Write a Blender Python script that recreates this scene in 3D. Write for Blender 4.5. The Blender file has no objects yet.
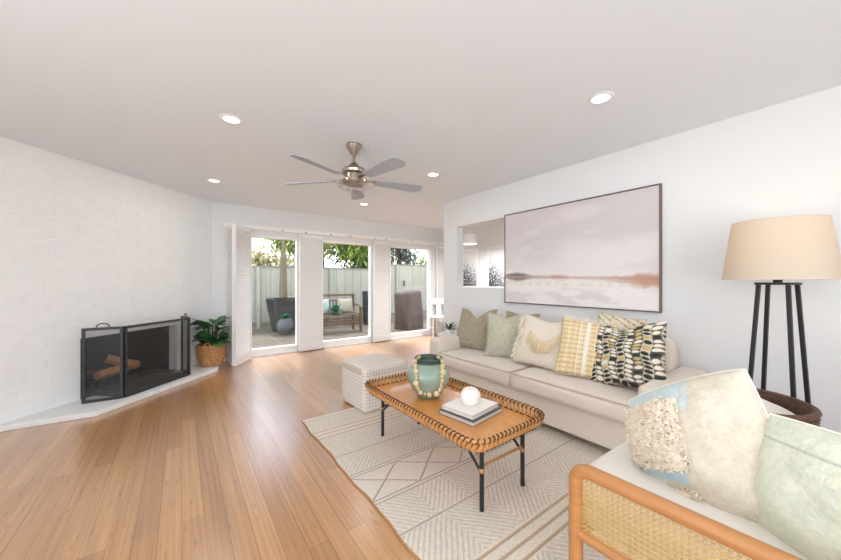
import bpy, bmesh, math, random
import numpy as np
from mathutils import Vector, Matrix, noise
PI = math.pi; R = math.radians
sc = bpy.context.scene
COL = sc.collection

# ------------------------------------------------------------------ camera
F = 323.0
cam_d = bpy.data.cameras.new('camera'); cam = bpy.data.objects.new('camera', cam_d); COL.objects.link(cam)
cam_d.sensor_width = 36; cam_d.lens = 36 * F / 841
cam_d.shift_y = (281 - 280) / 841.0
cam_d.clip_start = 0.05; cam_d.clip_end = 200
YAW = math.atan(238.5 / F)
cam.location = (0, 0, 1.235); cam.rotation_euler = (PI / 2, 0, -YAW)
sc.camera = cam
sc.view_settings.view_transform = 'Standard'; sc.view_settings.look = 'None'
sc.view_settings.gamma = 1; sc.view_settings.use_curve_mapping = False
sc.view_settings.exposure = 0.13
sc.cycles.use_denoising = True
sc.cycles.max_bounces = 10; sc.cycles.diffuse_bounces = 6; sc.cycles.transparent_max_bounces = 16
sc.cycles.sample_clamp_indirect = 6

# ------------------------------------------------------------------ sky
W = bpy.data.worlds.new('sky'); sc.world = W; W.use_nodes = True
nt = W.node_tree; N = nt.nodes; Lk = nt.links
bgn = N['Background']; bgn.inputs[1].default_value = 3.9
tc = N.new('ShaderNodeTexCoord'); sp = N.new('ShaderNodeSeparateXYZ'); Lk.new(tc.outputs['Generated'], sp.inputs[0])
rp = N.new('ShaderNodeValToRGB'); Lk.new(sp.outputs[2], rp.inputs[0])
rp.color_ramp.elements[0].position = 0.0; rp.color_ramp.elements[0].color = (.92, .95, 1, 1)
rp.color_ramp.elements[1].position = .55; rp.color_ramp.elements[1].color = (.36, .55, .9, 1)
nz = N.new('ShaderNodeTexNoise'); nz.inputs['Scale'].default_value = 3.2; nz.inputs['Detail'].default_value = 6
Lk.new(tc.outputs['Generated'], nz.inputs['Vector'])
rc = N.new('ShaderNodeValToRGB'); rc.color_ramp.elements[0].position = .42; rc.color_ramp.elements[1].position = .62
Lk.new(nz.outputs[0], rc.inputs[0])
mx = N.new('ShaderNodeMixRGB'); Lk.new(rc.outputs[0], mx.inputs[0]); Lk.new(rp.outputs[0], mx.inputs[1]); mx.inputs[2].default_value = (1, 1, 1, 1)
Lk.new(mx.outputs[0], bgn.inputs[0])

def area(name, loc, rot, sx, sy, power, color=(1, 1, 1), shape='RECTANGLE'):
    d = bpy.data.lights.new(name, 'AREA'); d.shape = shape; d.size = sx
    if shape in ('RECTANGLE', 'ELLIPSE'): d.size_y = sy
    d.energy = power; d.color = color
    o = bpy.data.objects.new(name, d); COL.objects.link(o); o.location = loc; o.rotation_euler = rot
    return o
# added fill lights behind and left of the camera, tilted up to brighten the ceiling
area('fill_light_back', (-0.1, -2.28, 1.25), (R(134), 0, R(10)), 3.2, 2.0, 38, (.80, .91, 1))
area('fill_light_left', (-2.42, 0.4, 1.3), (R(122), 0, R(-90)), 2.4, 1.9, 16, (.80, .91, 1))
CAN_W = 3; LAMP_W = 1.4
sun_d = bpy.data.lights.new('sun', 'SUN'); sun_d.energy = 3.8; sun_d.angle = R(10); sun_d.color = (1, .97, .93)
sun = bpy.data.objects.new('sun', sun_d); COL.objects.link(sun); sun.rotation_euler = (R(-33), 0, R(-8))

# ------------------------------------------------------------------ materials
def s2l(v): return v / 12.92 if v <= .04045 else ((v + .055) / 1.055) ** 2.4
def rgb(r, g, b): return (s2l(r / 255), s2l(g / 255), s2l(b / 255), 1)
def mat(name, col=(.8, .8, .8, 1), rough=.6, metal=0, var=0.0, vscale=8, bump=0, bscale=40, attr=False, stretch=(1, 1, 1), sheen=0, trans=0, emit=None, es=0, detail=4, col2=None, coat=0):
    m = bpy.data.materials.new(name); m.use_nodes = True
    t = m.node_tree; n = t.nodes; l = t.links; b = n['Principled BSDF']
    b.inputs['Base Color'].default_value = col; b.inputs['Roughness'].default_value = rough; b.inputs['Metallic'].default_value = metal
    if sheen: b.inputs['Sheen Weight'].default_value = sheen
    if coat: b.inputs['Coat Weight'].default_value = coat
    if emit: b.inputs['Emission Color'].default_value = emit; b.inputs['Emission Strength'].default_value = es
    tcx = n.new('ShaderNodeTexCoord'); mp = n.new('ShaderNodeMapping'); l.new(tcx.outputs['Object'], mp.inputs[0]); mp.inputs['Scale'].default_value = stretch
    src = None
    if attr:
        a = n.new('ShaderNodeVertexColor'); a.layer_name = 'Col'; src = a.outputs[0]
    if var or col2:
        q = n.new('ShaderNodeTexNoise'); q.inputs['Scale'].default_value = vscale; q.inputs['Detail'].default_value = detail; l.new(mp.outputs[0], q.inputs['Vector'])
        r = n.new('ShaderNodeValToRGB'); r.color_ramp.elements[0].position = .3; r.color_ramp.elements[1].position = .7
        k0, k1 = 1 - var, 1 + var
        if attr:
            r.color_ramp.elements[0].color = (k0,) * 3 + (1,); r.color_ramp.elements[1].color = (1, 1, 1, 1)
            mm = n.new('ShaderNodeMixRGB'); mm.blend_type = 'MULTIPLY'; mm.inputs[0].default_value = 1
            l.new(src, mm.inputs[1]); l.new(r.outputs[0], mm.inputs[2]); src = mm.outputs[0]
        else:
            r.color_ramp.elements[0].color = tuple(c * k0 for c in col[:3]) + (1,)
            r.color_ramp.elements[1].color = col2 if col2 else tuple(min(1, c * k1) for c in col[:3]) + (1,)
            src = r.outputs[0]
        l.new(q.outputs[0], r.inputs[0])
    if src: l.new(src, b.inputs['Base Color'])
    if bump:
        q = n.new('ShaderNodeTexNoise'); q.inputs['Scale'].default_value = bscale; q.inputs['Detail'].default_value = 3; l.new(mp.outputs[0], q.inputs['Vector'])
        bm_ = n.new('ShaderNodeBump'); bm_.inputs['Strength'].default_value = bump; bm_.inputs['Distance'].default_value = .01
        l.new(q.outputs[0], bm_.inputs['Height']); l.new(bm_.outputs[0], b.inputs['Normal'])
    return m
def glassy(name, gloss=.06, tint=(1, 1, 1, 1), rough=.02):
    m = bpy.data.materials.new(name); m.use_nodes = True; t = m.node_tree; n = t.nodes; l = t.links; n.clear()
    o = n.new('ShaderNodeOutputMaterial'); a = n.new('ShaderNodeBsdfTransparent'); a.inputs[0].default_value = tint
    g = n.new('ShaderNodeBsdfGlossy'); g.inputs['Roughness'].default_value = rough; x = n.new('ShaderNodeMixShader'); x.inputs[0].default_value = gloss
    l.new(a.outputs[0], x.inputs[1]); l.new(g.outputs[0], x.inputs[2]); l.new(x.outputs[0], o.inputs[0]); return m
def translucent(name, col, k=.5, em=None):
    m = bpy.data.materials.new(name); m.use_nodes = True; t = m.node_tree; n = t.nodes; l = t.links; n.clear()
    o = n.new('ShaderNodeOutputMaterial'); a = n.new('ShaderNodeBsdfTranslucent'); a.inputs[0].default_value = col
    g = n.new('ShaderNodeBsdfDiffuse'); g.inputs[0].default_value = col; x = n.new('ShaderNodeMixShader'); x.inputs[0].default_value = k
    wv = n.new('ShaderNodeTexNoise'); wv.inputs['Scale'].default_value = 60; mp = n.new('ShaderNodeMapping'); mp.inputs['Scale'].default_value = (.3, .3, 6)
    tcx = n.new('ShaderNodeTexCoord'); l.new(tcx.outputs['Object'], mp.inputs[0]); l.new(mp.outputs[0], wv.inputs['Vector'])
    bm_ = n.new('ShaderNodeBump'); bm_.inputs['Strength'].default_value = .25; bm_.inputs['Distance'].default_value = .004; l.new(wv.outputs[0], bm_.inputs['Height']); l.new(bm_.outputs[0], g.inputs['Normal'])
    l.new(g.outputs[0], x.inputs[1]); l.new(a.outputs[0], x.inputs[2]); l.new(x.outputs[0], o.inputs[0]); return m

M = {}
M['ceiling'] = mat('ceiling_paint', rgb(228, 234, 239), .9, bump=.04, bscale=60)
M['wall'] = mat('wall_paint', rgb(224, 225, 225), .85, bump=.05, bscale=50)
M['trim'] = mat('white_trim', rgb(238, 238, 236), .45)
M['brick'] = mat('white_painted_brick', rgb(234, 235, 234), .42, var=.02, vscale=14, bump=.35, bscale=30)
M['shutter'] = mat('shutter_white', rgb(232, 230, 228), .45)
M['rail'] = mat('rail_dot', rgb(90, 90, 90), .4)
M['hearth'] = mat('hearth_white_stone', rgb(226, 226, 224), .5, var=.03, vscale=10)
M['soot'] = mat('sooty_firebrick', rgb(30, 28, 28), .9, var=.5, vscale=6, bump=.3, bscale=20)
M['iron'] = mat('black_iron', rgb(40, 40, 42), .5, .5)
M['screen'] = mat('screen_frame', rgb(58, 60, 62), .4, .6)
M['ash'] = mat('ash', rgb(96, 90, 84), .95, var=.4, vscale=12, bump=.6, bscale=25)
M['log'] = mat('split_wood', rgb(202, 144, 92), .8, var=.3, vscale=10, stretch=(1, 8, 8), bump=.5)
M['bark'] = mat('dark_bark', rgb(70, 58, 48), .9, var=.4, vscale=14, bump=.8)
M['wicker'] = mat('basket_wicker', rgb(186, 136, 86), .7, var=.3, vscale=30, bump=.3)
M['leaf'] = mat('dark_green_leaf', rgb(44, 84, 48), .35, var=.35, vscale=5, col2=rgb(74, 122, 62))
M['stem'] = mat('stem', rgb(80, 70, 40), .7)
M['soil'] = mat('soil', rgb(50, 40, 32), .95, var=.3)
M['glass'] = glassy('window_glass', .05)
M['bowlglass'] = glassy('clear_bowl_glass', .3, (.93, .93, .93, 1), .1)
M['nickel'] = mat('brushed_nickel', rgb(176, 164, 150), .28, 1.0, var=.12, vscale=20)
M['blade'] = mat('grey_fan_blade', rgb(166, 172, 182), .5, var=.08, vscale=6, stretch=(1, 6, 1))
M['lens'] = mat('lit_lens', (1, 1, 1, 1), .5, emit=(1, .97, .92, 1), es=4)
M['sofa'] = mat('sofa_beige_fabric', rgb(218, 205, 190), .9, var=.05, vscale=120, bump=.25, bscale=160, sheen=.3)
M['piping'] = mat('sofa_piping', rgb(200, 184, 168), .9)
M['darkleg'] = mat('dark_leg', rgb(40, 34, 30), .5)
M['attr'] = mat('patterned_fabric', attr=True, rough=.92, var=.12, vscale=70, bump=.4, bscale=90)
M['attrsmooth'] = mat('painted_canvas', attr=True, rough=.85, bump=.06, bscale=80)
M['rug'] = mat('rug_wool', attr=True, rough=.97, var=.2, vscale=160, bump=.6, bscale=200)
M['frame'] = mat('dark_walnut_frame', rgb(112, 96, 84), .5)
M['white'] = mat('white_satin', rgb(236, 236, 234), .4)
M['vase'] = mat('green_glaze', rgb(134, 154, 134), .3, var=.12, vscale=5, col2=rgb(156, 174, 154), bump=.1, bscale=12, coat=.4)
M['vasedark'] = mat('dark_green_glaze', rgb(62, 78, 70), .4)
M['bead'] = mat('pale_wood_bead', rgb(208, 186, 140), .6, var=.12, vscale=30)
M['cord'] = mat('jute_cord', rgb(190, 170, 120), .9)
M['tabletop'] = mat('woven_honey_top', rgb(210, 144, 72), .3, var=.16, vscale=16, stretch=(9, .8, 1), bump=.15, bscale=60, coat=.3)
M['rattan'] = mat('honey_rattan', rgb(206, 150, 88), .45, var=.18, vscale=24)
M['binding'] = mat('dark_binding', rgb(84, 50, 32), .6)
M['black'] = mat('matte_black', rgb(30, 29, 29), .5)
M['tan'] = mat('tan_wrap', rgb(176, 132, 86), .6)
M['bookw'] = mat('white_book_cover', rgb(232, 226, 218), .6)
M['bookd'] = mat('charcoal_book_cover', rgb(84, 84, 84), .6)
M['page'] = mat('pages', rgb(214, 204, 192), .9, stretch=(1, 1, 60), var=.06, vscale=10)
M['ceramic'] = mat('white_ceramic', rgb(240, 232, 226), .45)
M['shade'] = translucent('linen_lampshade', rgb(230, 218, 200), .36)
M['oak'] = mat('light_oak', rgb(180, 124, 72), .45, var=.1, vscale=8, stretch=(1, 1, 12), bump=.1)
M['cane'] = mat('cane', rgb(204, 168, 104), .55, var=.08, vscale=40)
M['seatfab'] = mat('cream_seat_fabric', rgb(232, 226, 216), .92, bump=.2, bscale=140)
M['creamfab'] = mat('cream_linen', rgb(236, 228, 212), .92, var=.04, vscale=30, bump=.3, bscale=120, sheen=.2)
M['tassel'] = mat('cotton_tassel', rgb(224, 204, 170), .95)
M['tuft'] = mat('cream_tufts', rgb(236, 222, 200), .95, var=.18, vscale=45)
M['darkwicker'] = mat('dark_brown_wicker', rgb(96, 70, 54), .75, var=.35, vscale=30, stretch=(1, 1, 4), bump=.8, bscale=50)
M['throw'] = mat('white_throw', rgb(228, 220, 212), .95, bump=.4, bscale=90)
M['fence'] = mat('weathered_fence_paint', rgb(156, 153, 134), .8, var=.08, vscale=3, stretch=(3, 3, .6))
M['fencecap'] = mat('fence_rail_grey', rgb(122, 119, 105), .8)
M['patio'] = mat('patio_concrete', rgb(98, 88, 70), .9, var=.15, vscale=2.5, bump=.2, bscale=30)
M['planter'] = mat('charcoal_planter', rgb(44, 47, 46), .6)
M['pot'] = mat('grey_ribbed_pot', rgb(84, 87, 85), .6)
M['trunk'] = mat('greyed_wood_post', rgb(108, 92, 70), .9, var=.2, vscale=10)
M['bench'] = mat('bench_wood', rgb(96, 70, 42), .7, var=.2, vscale=9, stretch=(1, 8, 8))
M['cover'] = mat('brown_grill_cover', rgb(66, 44, 34), .75, bump=.3, bscale=10)
M['leafy'] = mat('tree_leaf_green', rgb(98, 130, 44), .6, var=.35, vscale=3, col2=rgb(190, 204, 96))
M['leafd'] = mat('tree_leaf_dark', rgb(52, 84, 40), .6, var=.4, vscale=3, col2=rgb(96, 134, 62))
M['leafb'] = mat('bluish_leaf', rgb(84, 98, 84), .6, var=.4, vscale=3)
M['leafy2'] = mat('dry_yellow_leaf', rgb(186, 176, 110), .7, var=.35, vscale=4, col2=rgb(232, 222, 170))
M['succ'] = mat('bright_green_leaf', rgb(26, 112, 66), .5, var=.3, vscale=6)
M['stucco'] = mat('stucco', rgb(214, 210, 200), .9, bump=.3, bscale=40)
M['cushion'] = mat('pale_outdoor_cushion', rgb(170, 168, 150), .9)

def floor_mat():
    m = bpy.data.materials.new('bamboo_floor'); m.use_nodes = True; t = m.node_tree; n = t.nodes; l = t.links; b = n['Principled BSDF']
    tcx = n.new('ShaderNodeTexCoord'); mp = n.new('ShaderNodeMapping'); l.new(tcx.outputs['Object'], mp.inputs[0]); mp.inputs['Rotation'].default_value = (0, 0, R(90))
    br = n.new('ShaderNodeTexBrick'); l.new(mp.outputs[0], br.inputs['Vector'])
    br.inputs['Scale'].default_value = 1; br.inputs['Brick Width'].default_value = 1.5; br.inputs['Row Height'].default_value = .094; br.inputs['Mortar Size'].default_value = .0012
    br.inputs['Color1'].default_value = rgb(198, 147, 92); br.inputs['Color2'].default_value = rgb(174, 122, 70); br.inputs['Mortar'].default_value = rgb(128, 84, 48)
    br.inputs['Bias'].default_value = 0; br.offset = .37; br.offset_frequency = 2
    # fine strips lengthwise inside each board
    q = n.new('ShaderNodeTexNoise'); mp2 = n.new('ShaderNodeMapping'); l.new(tcx.outputs['Object'], mp2.inputs[0]); mp2.inputs['Scale'].default_value = (60, 1.2, 1); l.new(mp2.outputs[0], q.inputs['Vector']); q.inputs['Scale'].default_value = 1; q.inputs['Detail'].default_value = 2
    r = n.new('ShaderNodeValToRGB'); r.color_ramp.elements[0].position = .3; r.color_ramp.elements[1].position = .7; r.color_ramp.elements[0].color = (.74, .70, .66, 1); r.color_ramp.elements[1].color = (1.12, 1.12, 1.12, 1); l.new(q.outputs[0], r.inputs[0])
    mm = n.new('ShaderNodeMixRGB'); mm.blend_type = 'MULTIPLY'; mm.inputs[0].default_value = .8; l.new(br.outputs[0], mm.inputs[1]); l.new(r.outputs[0], mm.inputs[2])
    # bamboo knuckles: short dark cross marks
    vo = n.new('ShaderNodeTexVoronoi'); mp3 = n.new('ShaderNodeMapping'); l.new(tcx.outputs['Object'], mp3.inputs[0]); mp3.inputs['Scale'].default_value = (26, 5.0, 1); l.new(mp3.outputs[0], vo.inputs['Vector']); vo.inputs['Scale'].default_value = 1
    r3 = n.new('ShaderNodeValToRGB'); r3.color_ramp.elements[0].position = .07; r3.color_ramp.elements[1].position = .2; r3.color_ramp.elements[0].color = (.74, .66, .58, 1); r3.color_ramp.elements[1].color = (1, 1, 1, 1); l.new(vo.outputs['Distance'], r3.inputs[0])
    m3 = n.new('ShaderNodeMixRGB'); m3.blend_type = 'MULTIPLY'; m3.inputs[0].default_value = .9; l.new(mm.outputs[0], m3.inputs[1]); l.new(r3.outputs[0], m3.inputs[2])
    l.new(m3.outputs[0], b.inputs['Base Color']); b.inputs['Roughness'].default_value = .32; b.inputs['Specular IOR Level'].default_value = .7; b.inputs['Coat Weight'].default_value = 1; b.inputs['Coat Roughness'].default_value = .24; b.inputs['Coat IOR'].default_value = 1.75
    bp = n.new('ShaderNodeBump'); bp.inputs['Strength'].default_value = .15; bp.inputs['Distance'].default_value = .003; l.new(br.outputs['Fac'], bp.inputs['Height']); bp.invert = True; l.new(bp.outputs[0], b.inputs['Normal'])
    return m
M['floor'] = floor_mat()
def mesh_screen_mat():
    # woven wire: opaque wires and clear holes too fine to model one by one
    return glassy('fire_screen_wire', .03, (.78, .78, .78, 1), .5)
M['wire'] = mesh_screen_mat()
def ottoman_mat():
    m = mat('quilted_grid_fabric', rgb(226, 216, 204), .9); t = m.node_tree; n = t.nodes; l = t.links; b = n['Principled BSDF']
    tcx = n.new('ShaderNodeTexCoord'); sx = n.new('ShaderNodeSeparateXYZ'); l.new(tcx.outputs['Object'], sx.inputs[0])
    outs = []
    for i in range(3):
        a = n.new('ShaderNodeMath'); a.operation = 'PINGPONG'; a.inputs[1].default_value = .016; l.new(sx.outputs[i], a.inputs[0])
        c = n.new('ShaderNodeMath'); c.operation = 'LESS_THAN'; c.inputs[1].default_value = .0028; l.new(a.outputs[0], c.inputs[0]); outs.append(c)
    a = n.new('ShaderNodeMath'); a.operation = 'MAXIMUM'; l.new(outs[0].outputs[0], a.inputs[0]); l.new(outs[1].outputs[0], a.inputs[1])
    b2 = n.new('ShaderNodeMath'); b2.operation = 'MAXIMUM'; l.new(a.outputs[0], b2.inputs[0]); l.new(outs[2].outputs[0], b2.inputs[1])
    x = n.new('ShaderNodeMixRGB'); l.new(b2.outputs[0], x.inputs[0]); x.inputs[1].default_value = rgb(230, 222, 212); x.inputs[2].default_value = rgb(198, 182, 166); l.new(x.outputs[0], b.inputs['Base Color'])
    bp = n.new('ShaderNodeBump'); bp.invert = True; bp.inputs['Strength'].default_value = .5; bp.inputs['Distance'].default_value = .004; l.new(b2.outputs[0], bp.inputs['Height']); l.new(bp.outputs[0], b.inputs['Normal'])
    return m
M['ottoman'] = ottoman_mat()

# ------------------------------------------------------------------ mesh helpers
class MB:
    def __init__(s): s.v = []; s.f = []; s.c = []
    def add(s, vs, fs, T=None):
        o = len(s.v)
        s.v += [tuple(T @ Vector(p)) if T is not None else tuple(p) for p in vs]
        s.f += [tuple(i + o for i in f) for f in fs]; return s
    def box(s, x0, x1, y0, y1, z0, z1, T=None):
        vs = [(x, y, z) for z in (z0, z1) for y in (y0, y1) for x in (x0, x1)]
        return s.add(vs, [(0, 2, 3, 1), (4, 5, 7, 6), (0, 1, 5, 4), (2, 6, 7, 3), (0, 4, 6, 2), (1, 3, 7, 5)], T)
    def prism(s, poly, z0, z1, T=None):
        n = len(poly); a = sum(poly[i][0] * poly[(i + 1) % n][1] - poly[(i + 1) % n][0] * poly[i][1] for i in range(n))
        if a < 0: poly = poly[::-1]
        vs = [(x, y, z0) for x, y in poly] + [(x, y, z1) for x, y in poly]
        return s.add(vs, [tuple(range(n))[::-1], tuple(range(n, 2 * n))] + [(i, (i + 1) % n, n + (i + 1) % n, n + i) for i in range(n)], T)
    def tube(s, pts, r, seg=8, closed=False, caps=True, T=None, flat=None):
        pts = [Vector(p) for p in pts]; n = len(pts); rs = r if isinstance(r, (list, tuple)) else [r] * n
        vs = []; up = None
        for i, p in enumerate(pts):
            if closed: d = pts[(i + 1) % n] - pts[i - 1]
            else: d = pts[min(i + 1, n - 1)] - pts[max(i - 1, 0)]
            d = d.normalized() if d.length > 1e-9 else Vector((0, 0, 1))
            if up is None: up = Vector((0, 0, 1)) if abs(d.z) < .9 else Vector((1, 0, 0))
            a = d.cross(up)
            if a.length < 1e-6: a = d.cross(Vector((0, 1, .3)))
            a.normalize(); b = a.cross(d).normalized(); up = b
            fl = flat or (1, 1)
            for k in range(seg):
                t = 2 * PI * k / seg; vs.append(tuple(p + a * math.cos(t) * rs[i] * fl[0] + b * math.sin(t) * rs[i] * fl[1]))
        fs = []
        for i in range(n if closed else n - 1):
            j = (i + 1) % n
            for k in range(seg): fs.append((i * seg + k, i * seg + (k + 1) % seg, j * seg + (k + 1) % seg, j * seg + k))
        if caps and not closed: fs += [tuple(range(seg))[::-1], tuple(range((n - 1) * seg, n * seg))]
        return s.add(vs, fs, T)
    def lathe(s, prof, seg=32, T=None, cap=True):
        n = len(prof); vs = [(r * math.cos(2 * PI * k / seg), r * math.sin(2 * PI * k / seg), z) for r, z in prof for k in range(seg)]
        fs = [(i * seg + k, i * seg + (k + 1) % seg, (i + 1) * seg + (k + 1) % seg, (i + 1) * seg + k) for i in range(n - 1) for k in range(seg)]
        if cap:
            if prof[0][0] > 1e-5: fs.append(tuple(range(seg))[::-1])
            if prof[-1][0] > 1e-5: fs.append(tuple(range((n - 1) * seg, n * seg)))
        return s.add(vs, fs, T)
    def sphere(s, c, r, seg=14, rings=8, sc_=(1, 1, 1)):
        prof = [(max(1e-4, r * math.sin(PI * i / rings)), -r * math.cos(PI * i / rings)) for i in range(rings + 1)]
        return s.lathe(prof, seg, Matrix.Translation(c) @ Matrix.Diagonal((*sc_, 1)), cap=False)
    def sbox(s, x0, x1, y0, y1, z0, z1, r=.03, n=12, puff=0.0, T=None):
        """a soft box: a cube grid rounded with radius r and puffed on every face"""
        C = Vector(((x0 + x1) / 2, (y0 + y1) / 2, (z0 + z1) / 2)); Hh = Vector(((x1 - x0) / 2, (y1 - y0) / 2, (z1 - z0) / 2))
        bm = bmesh.new(); bmesh.ops.create_cube(bm, size=2); bmesh.ops.subdivide_edges(bm, edges=bm.edges[:], cuts=n, use_grid_fill=True)
        vs = []
        for v in bm.verts:
            def warp(c): return math.sin(c * PI / 2) if abs(c) < 1 else c
            q = Vector([warp(c) * .5 + c * .5 for c in v.co])
            p = Vector((q.x * Hh.x, q.y * Hh.y, q.z * Hh.z))
            rr = min(r, min(Hh) * .98)
            inn = Vector([max(-Hh[i] + rr, min(Hh[i] - rr, p[i])) for i in range(3)])
            dd = p - inn
            if dd.length > 1e-9: p = inn + dd.normalized() * rr
            if puff:
                for i in range(3):
                    if abs(v.co[i]) > .999:
                        j, k = [a for a in range(3) if a != i]
                        p[i] += math.copysign(puff * (Hh[i] / max(Hh)) ** 0 * (1 - v.co[j] ** 2) * (1 - v.co[k] ** 2), v.co[i])
            vs.append(tuple(p + C))
        bm.verts.index_update(); fs = [tuple(v.index for v in f.verts) for f in bm.faces]; bm.free()
        return s.add(vs, fs, T)
    def build(s, name, m, parent=None, smooth=None, bevel=0, col=None, loc=None, rot=None):
        me = bpy.data.meshes.new(name); me.from_pydata(s.v, [], s.f); me.materials.append(m)
        if smooth is not None:
            me.polygons.foreach_set('use_smooth', [True] * len(me.polygons))
            if smooth < 180: me.set_sharp_from_angle(angle=R(smooth))
        if col is not None:
            a = me.color_attributes.new('Col', 'FLOAT_COLOR', 'POINT'); a.data.foreach_set('color', np.asarray(col, dtype=np.float32).ravel())
        me.update(); o = bpy.data.objects.new(name, me); COL.objects.link(o)
        if parent is not None: o.parent = parent
        if loc is not None: o.location = loc
        if rot is not None: o.rotation_euler = rot
        if bevel:
            b = o.modifiers.new('bevel', 'BEVEL'); b.width = bevel; b.segments = 2; b.limit_method = 'ANGLE'; b.angle_limit = R(40)
        return o
def thing(name, label, cat, loc=(0, 0, 0), rz=0, group=None, rot=None):
    o = bpy.data.objects.new(name, None); COL.objects.link(o); o.location = loc; o.rotation_euler = rot or (0, 0, rz); o.empty_display_size = .1
    o['label'] = label; o['category'] = cat
    if group: o['group'] = group
    return o
def tag(o, label, cat, group=None, kind=None):
    o['label'] = label; o['category'] = cat
    if group: o['group'] = group
    if kind: o['kind'] = kind
    return o
def struct(o): o['kind'] = 'structure'; return o

# ------------------------------------------------------------------ room shell
H = 2.44; XS = 3.26; YE = 3.81; YF = 5.82; XD = 5.3; YB = -2.2; XL = -2.3
A0 = Vector((.37, YF)); LB = (A0.x - XL) * math.sqrt(2); YBR = A0.y - (A0.x - XL)
fl = MB().prism([(XL - .1, YB - .1), (XS + 2.2, YB - .1), (XD + .12, YF + .1), (.3, YF + .1), (XL - .1, YBR)], -.12, 0).build('floor', M['floor']); struct(fl)
ce = MB().prism([(XL - .1, YB - .1), (XS + 2.2, YB - .1), (XD + .12, YF + .12), (.3, YF + .12), (XL - .1, YBR + .1)], H, H + .12).build('ceiling', M['ceiling']); struct(ce)
# sofa wall with the pass-through opening
w = MB(); w.box(XS, XS + .12, YB, 2.55, 0, H); w.box(XS, XS + .12, 2.55, 3.51, 0, 1.147); w.box(XS, XS + .12, 2.55, 3.51, 2.035, H); w.box(XS, XS + .12, 3.51, YE, 0, H)
struct(w.build('wall_right', M['wall']))
struct(MB().box(XD, XD + .12, 0.0, YF, 0, H).build('wall_dining', M['wall']))
struct(MB().box(XS + .121, XD, -.1, 0.0, 0, H).build('wall_dining_side', M['wall']))
# far wall with three glazed openings
OP = [(.62, 1.66), (2.04, 3.10), (3.47, 4.60)]; OH = 1.99
w = MB(); xs = [A0.x - .1] + [a for p in OP for a in p] + [XD + .12]
for i in range(0, len(xs), 2): w.box(xs[i], xs[i + 1], YF, YF + .12, 0, H)
for a, b in OP: w.box(a, b, YF, YF + .12, OH, H)
struct(w.build('wall_far', M['wall']))
for i, (a, b) in enumerate(OP):
    t = .045
    m = MB(); m.box(a, a + t, YF + .01, YF + .11, 0, OH); m.box(b - t, b, YF + .01, YF + .11, 0, OH); m.box(a + t, b - t, YF + .01, YF + .11, OH - t, OH)
    m.box(a + t, b - t, YF + .01, YF + .11, .0, .12); m.box(a + t, b - t, YF - .03, YF + .01, 0, .025)
    fr = struct(m.build('window_%d' % (i + 1), M['trim'], bevel=.004))
    MB().box(a + t, b - t, YF + .055, YF + .061, .12, OH - t).build('pane', M['glass'], fr)
# brick wall, real bricks standing out of the joints; local x runs from the far corner to the left
bw = MB(); Tb = Matrix.Translation((A0.x, A0.y, 0)) @ Matrix.Rotation(R(225), 4, 'Z')
FB0, FB1, FZ0, FZ1 = .60, 1.68, .045, .655
def wallpiece(x0, x1, z0, z1): bw.box(x0, x1, -.12, -.0025, z0, z1, Tb)
wallpiece(0, FB0, 0, H); wallpiece(FB1, LB, 0, H); wallpiece(FB0, FB1, FZ1, H); wallpiece(FB0, FB1, 0, FZ0)
random.seed(3); ch = .0858; row = 0; z = 0.0
def brk(x0, x1, z0, z1):
    if x1 - x0 < .012: return
    j = .0025; b = .003; d = random.uniform(-.0008, .0008)
    x0 += j; x1 -= j; z0 += j; z1 -= j; e = .001 + d
    vs = [(x0, -.006, z0), (x1, -.006, z0), (x1, -.006, z1), (x0, -.006, z1), (x0 + b, e, z0 + b), (x1 - b, e, z0 + b), (x1 - b, e, z1 - b), (x0 + b, e, z1 - b)]
    bw.add(vs, [(7, 6, 5, 4), (4, 5, 1, 0), (5, 6, 2, 1), (6, 7, 3, 2), (7, 4, 0, 3)], Tb)
while z < H - .02:
    z1 = min(z + ch, H); x = -(.0 if row % 2 else .195) - random.choice([0, .05])
    while x < LB:
        L = .39; x0, x1 = max(0, x), min(LB, x + L)
        if z1 > FZ0 + .01 and z < FZ1 - .01:
            for a, b in ((x0, min(x1, FB0)), (max(x0, FB1), x1)): brk(a, b, z, z1)
        else: brk(x0, x1, z, z1)
        x += L
    z = z1; row += 1
# mirror so the wall body lies behind its face
o = struct(bw.build('wall_fireplace', M['brick'])); 
# left and back walls, unseen from here, each with an invented opening for its fill light
w = MB(); w.box(XL - .12, XL, YB, -.9, 0, H); w.box(XL - .12, XL, 1.7, YBR + .05, 0, H); w.box(XL - .12, XL, -.9, 1.7, 0, .3); w.box(XL - .12, XL, -.9, 1.7, 2.3, H)
struct(w.build('wall_left', M['wall']))
w = MB(); w.box(XL, -1.75, YB - .12, YB, 0, H); w.box(1.55, XS + .12, YB - .12, YB, 0, H); w.box(-1.75, 1.55, YB - .12, YB, 0, .2); w.box(-1.75, 1.55, YB - .12, YB, 2.3, H)
struct(w.build('wall_back', M['wall']))
struct(MB().box(XS - .012, XS, YB, YE, 0, .09).build('baseboard_right', M['trim'], bevel=.003))
struct(MB().box(XS, XS + .12, YE, YE + .012, 0, .09).build('baseboard_right_end', M['trim'], bevel=.003))
m = MB().box(A0.x, .60, YF - .012, YF, 0, .09); m.box(1.68, 2.02, YF - .012, YF, 0, .09); m.box(3.12, 3.45, YF - .012, YF, 0, .09); m.box(4.62, XD, YF - .012, YF, 0, .09)
struct(m.build('baseboard_far', M['trim'], bevel=.003))
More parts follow.
